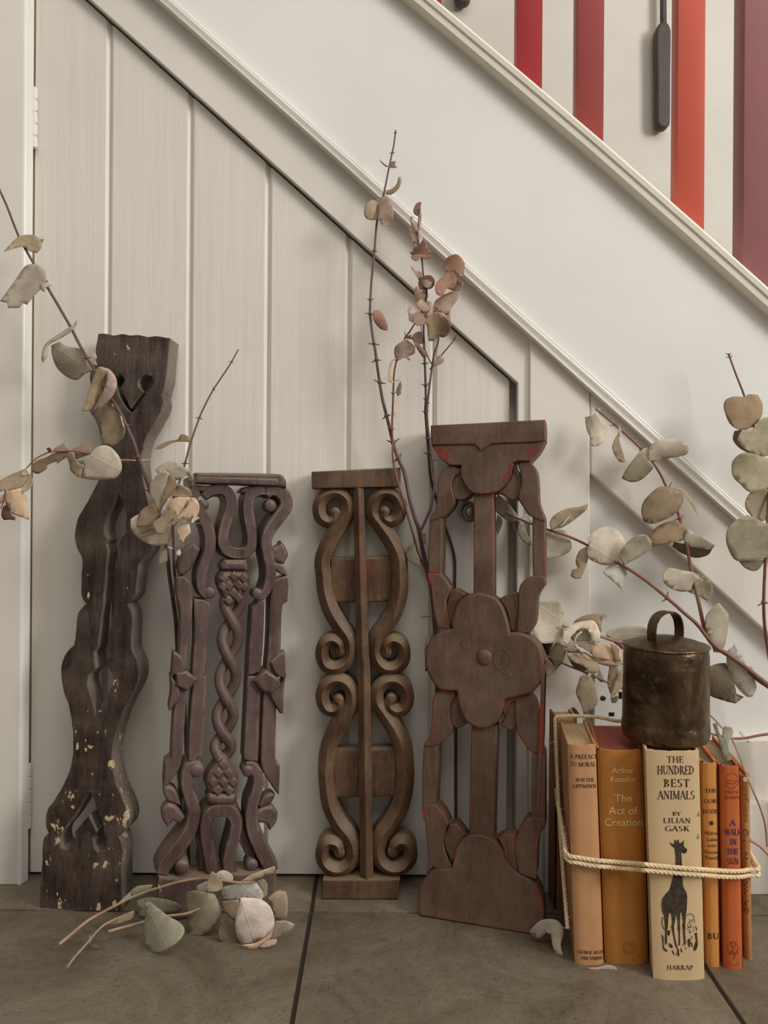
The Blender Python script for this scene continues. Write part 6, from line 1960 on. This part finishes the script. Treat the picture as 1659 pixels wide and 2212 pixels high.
for pts, mt, Y, tl, cp in (
    ([(540, 370), (520, 385), (430, 410), (368, 450), (440, 447), (530, 412)], 'tan', .826, (0, .4), .2),
    ([(530, 290), (520, 240), (570, 210), (657, 203), (640, 240), (590, 270)], 'green', .834, (0, .3), .3),
    ([(525, 290), (440, 320), (470, 290), (520, 245)], 'beige', .824, (0, .3), .2),
    ([(1300, 180), (1342, 165), (1367, 200), (1362, 270), (1340, 300), (1328, 240)], 'olive', .835, (0, .1), .3),
    ([(600, 352), (555, 330), (560, 300), (630, 280), (720, 290), (800, 310), (842, 340), (800, 385), (700, 380), (620, 410), (570, 400), (552, 365)], 'dgreen', .834, (0, .1), .3),
    ([(1370, 282), (1430, 240), (1480, 245), (1492, 300), (1487, 400), (1440, 422), (1405, 412), (1398, 360)], 'tan', .832, (0, .1), .4),
    ([(1190, 190), (1250, 150), (1320, 120), (1412, 88), (1417, 130), (1340, 152), (1260, 182)], 'tan', .824, (.1, .4), .2),
    ([(1060, 500), (1090, 410), (1160, 430), (1172, 510), (1212, 582), (1130, 602), (1078, 560)], 'dolive', .808, (0, .1), .2),
    ([(1040, 140), (1080, 115), (1120, 120), (1152, 150), (1150, 182), (1100, 180), (1068, 165)], 'cream', .826, (0, .1), .3),
    ([(930, 242), (930, 210), (990, 180), (995, 250)], 'cream', .824, (0, .1), .2),
    ([(1190, 198), (1300, 190), (1342, 260), (1332, 300), (1200, 292), (1090, 300), (1078, 240), (1100, 215)], 'white', .818, (-.1, .1), .4),
    ([(1190, 295), (1085, 305), (1088, 340), (1120, 390), (1172, 432)], 'tan', .817, (0, .2), .2),
    ([(1000, 255), (920, 238), (870, 248), (862, 310), (875, 400), (880, 500), (900, 535), (1010, 490), (1060, 440), (1082, 380), (1042, 265)], 'olive', .812, (.0, .3), .5),
    ([(1000, 250), (990, 190), (1025, 120), (1062, 150), (1090, 200), (1080, 235), (1040, 248)], 'tan', .812, (.0, .2), .3),
    ([(610, 315), (640, 308), (680, 340), (760, 400), (830, 440), (855, 490), (820, 550), (750, 600), (660, 627), (622, 600), (598, 500), (612, 400)], 'green', .802, (-.25, .3), .5),
    ([(1410, 432), (1480, 425), (1537, 450), (1490, 500), (1400, 542), (1378, 540), (1398, 470)], 'grey', .806, (.1, .1), .3),
    ([(1310, 590), (1380, 545), (1425, 540), (1420, 570), (1350, 594)], 'pink', .795, (0, .1), .2),
    ([(1210, 575), (1300, 560), (1385, 500), (1405, 445), (1392, 520), (1350, 570), (1270, 606)], 'peach', .794, (0, .1), .2),
    ([(1200, 282), (1250, 285), (1330, 295), (1390, 350), (1410, 440), (1380, 500), (1290, 560), (1210, 572), (1173, 510), (1168, 430), (1188, 340)], 'blush', .797, (-.1, .1), .35)):
    leaf(b10, 'E', pts, mt, Y, tl, cp)

# ---- loose leaves on the floor
def fallen(label, pts, mt, z0, rise):
    """loose leaf resting on the floor, outline in photo pixels"""
    q = smooth([tuple(p) for p in pts], 3, True, 58)
    ctr = on_floor(sum(p.x for p in q) / len(q), sum(p.y for p in q) / len(q))
    o = thing('fallen_leaf', label, 'leaf', ctr, 'fallen leaves on the floor tiles')
    return o


f1 = fallen('curled beige leaf on the floor between the flower panel and the books', [(1143, 2010), (1217, 2065)], 'beige', 0, 0)
leaf(f1, 'p', [(1186, 1985), (1165, 1990), (1143, 2012), (1150, 2022), (1166, 2028), (1180, 2014), (1190, 2018), (1195, 2050), (1205, 2067), (1217, 2065), (1211, 2040), (1218, 2010), (1206, 1990)], 'beige', .805, (-.35, .2), .4, 0, 'blade')
f2 = fallen('pale broken leaf lying under the foot of the peach book', [(1264, 2090), (1335, 2110)], 'peach', 0, 0)
lf = leaf(f2, 'k', [(460, 1930), (640, 1925), (780, 1890), (900, 1905), (945, 1945), (968, 2000), (950, 2068), (820, 2040), (650, 1985)], 'pink', .768, (0, 0), .05, 0, 'blade')
f3 = fallen('tiny dark leaf scrap on the floor by the cut stems', [(192, 2042), (219, 2050)], 'dolive', 0, 0)
leaf(f3, 'E', [(260, 580), (300, 575), (342, 602), (300, 600)], 'dolive', .790, (0, 0), .05, 0, 'blade')
f4 = thing('fallen_leaf', 'dark red curled leaf caught on top of the slim brown book', 'leaf', P(1240, 1545, .885))
leaf(f4, 'p', [(1233, 1530), (1238, 1527), (1246, 1534), (1253, 1545), (1247, 1547), (1238, 1538)], 'red', .884, (0, .2), .3, 0, 'blade')
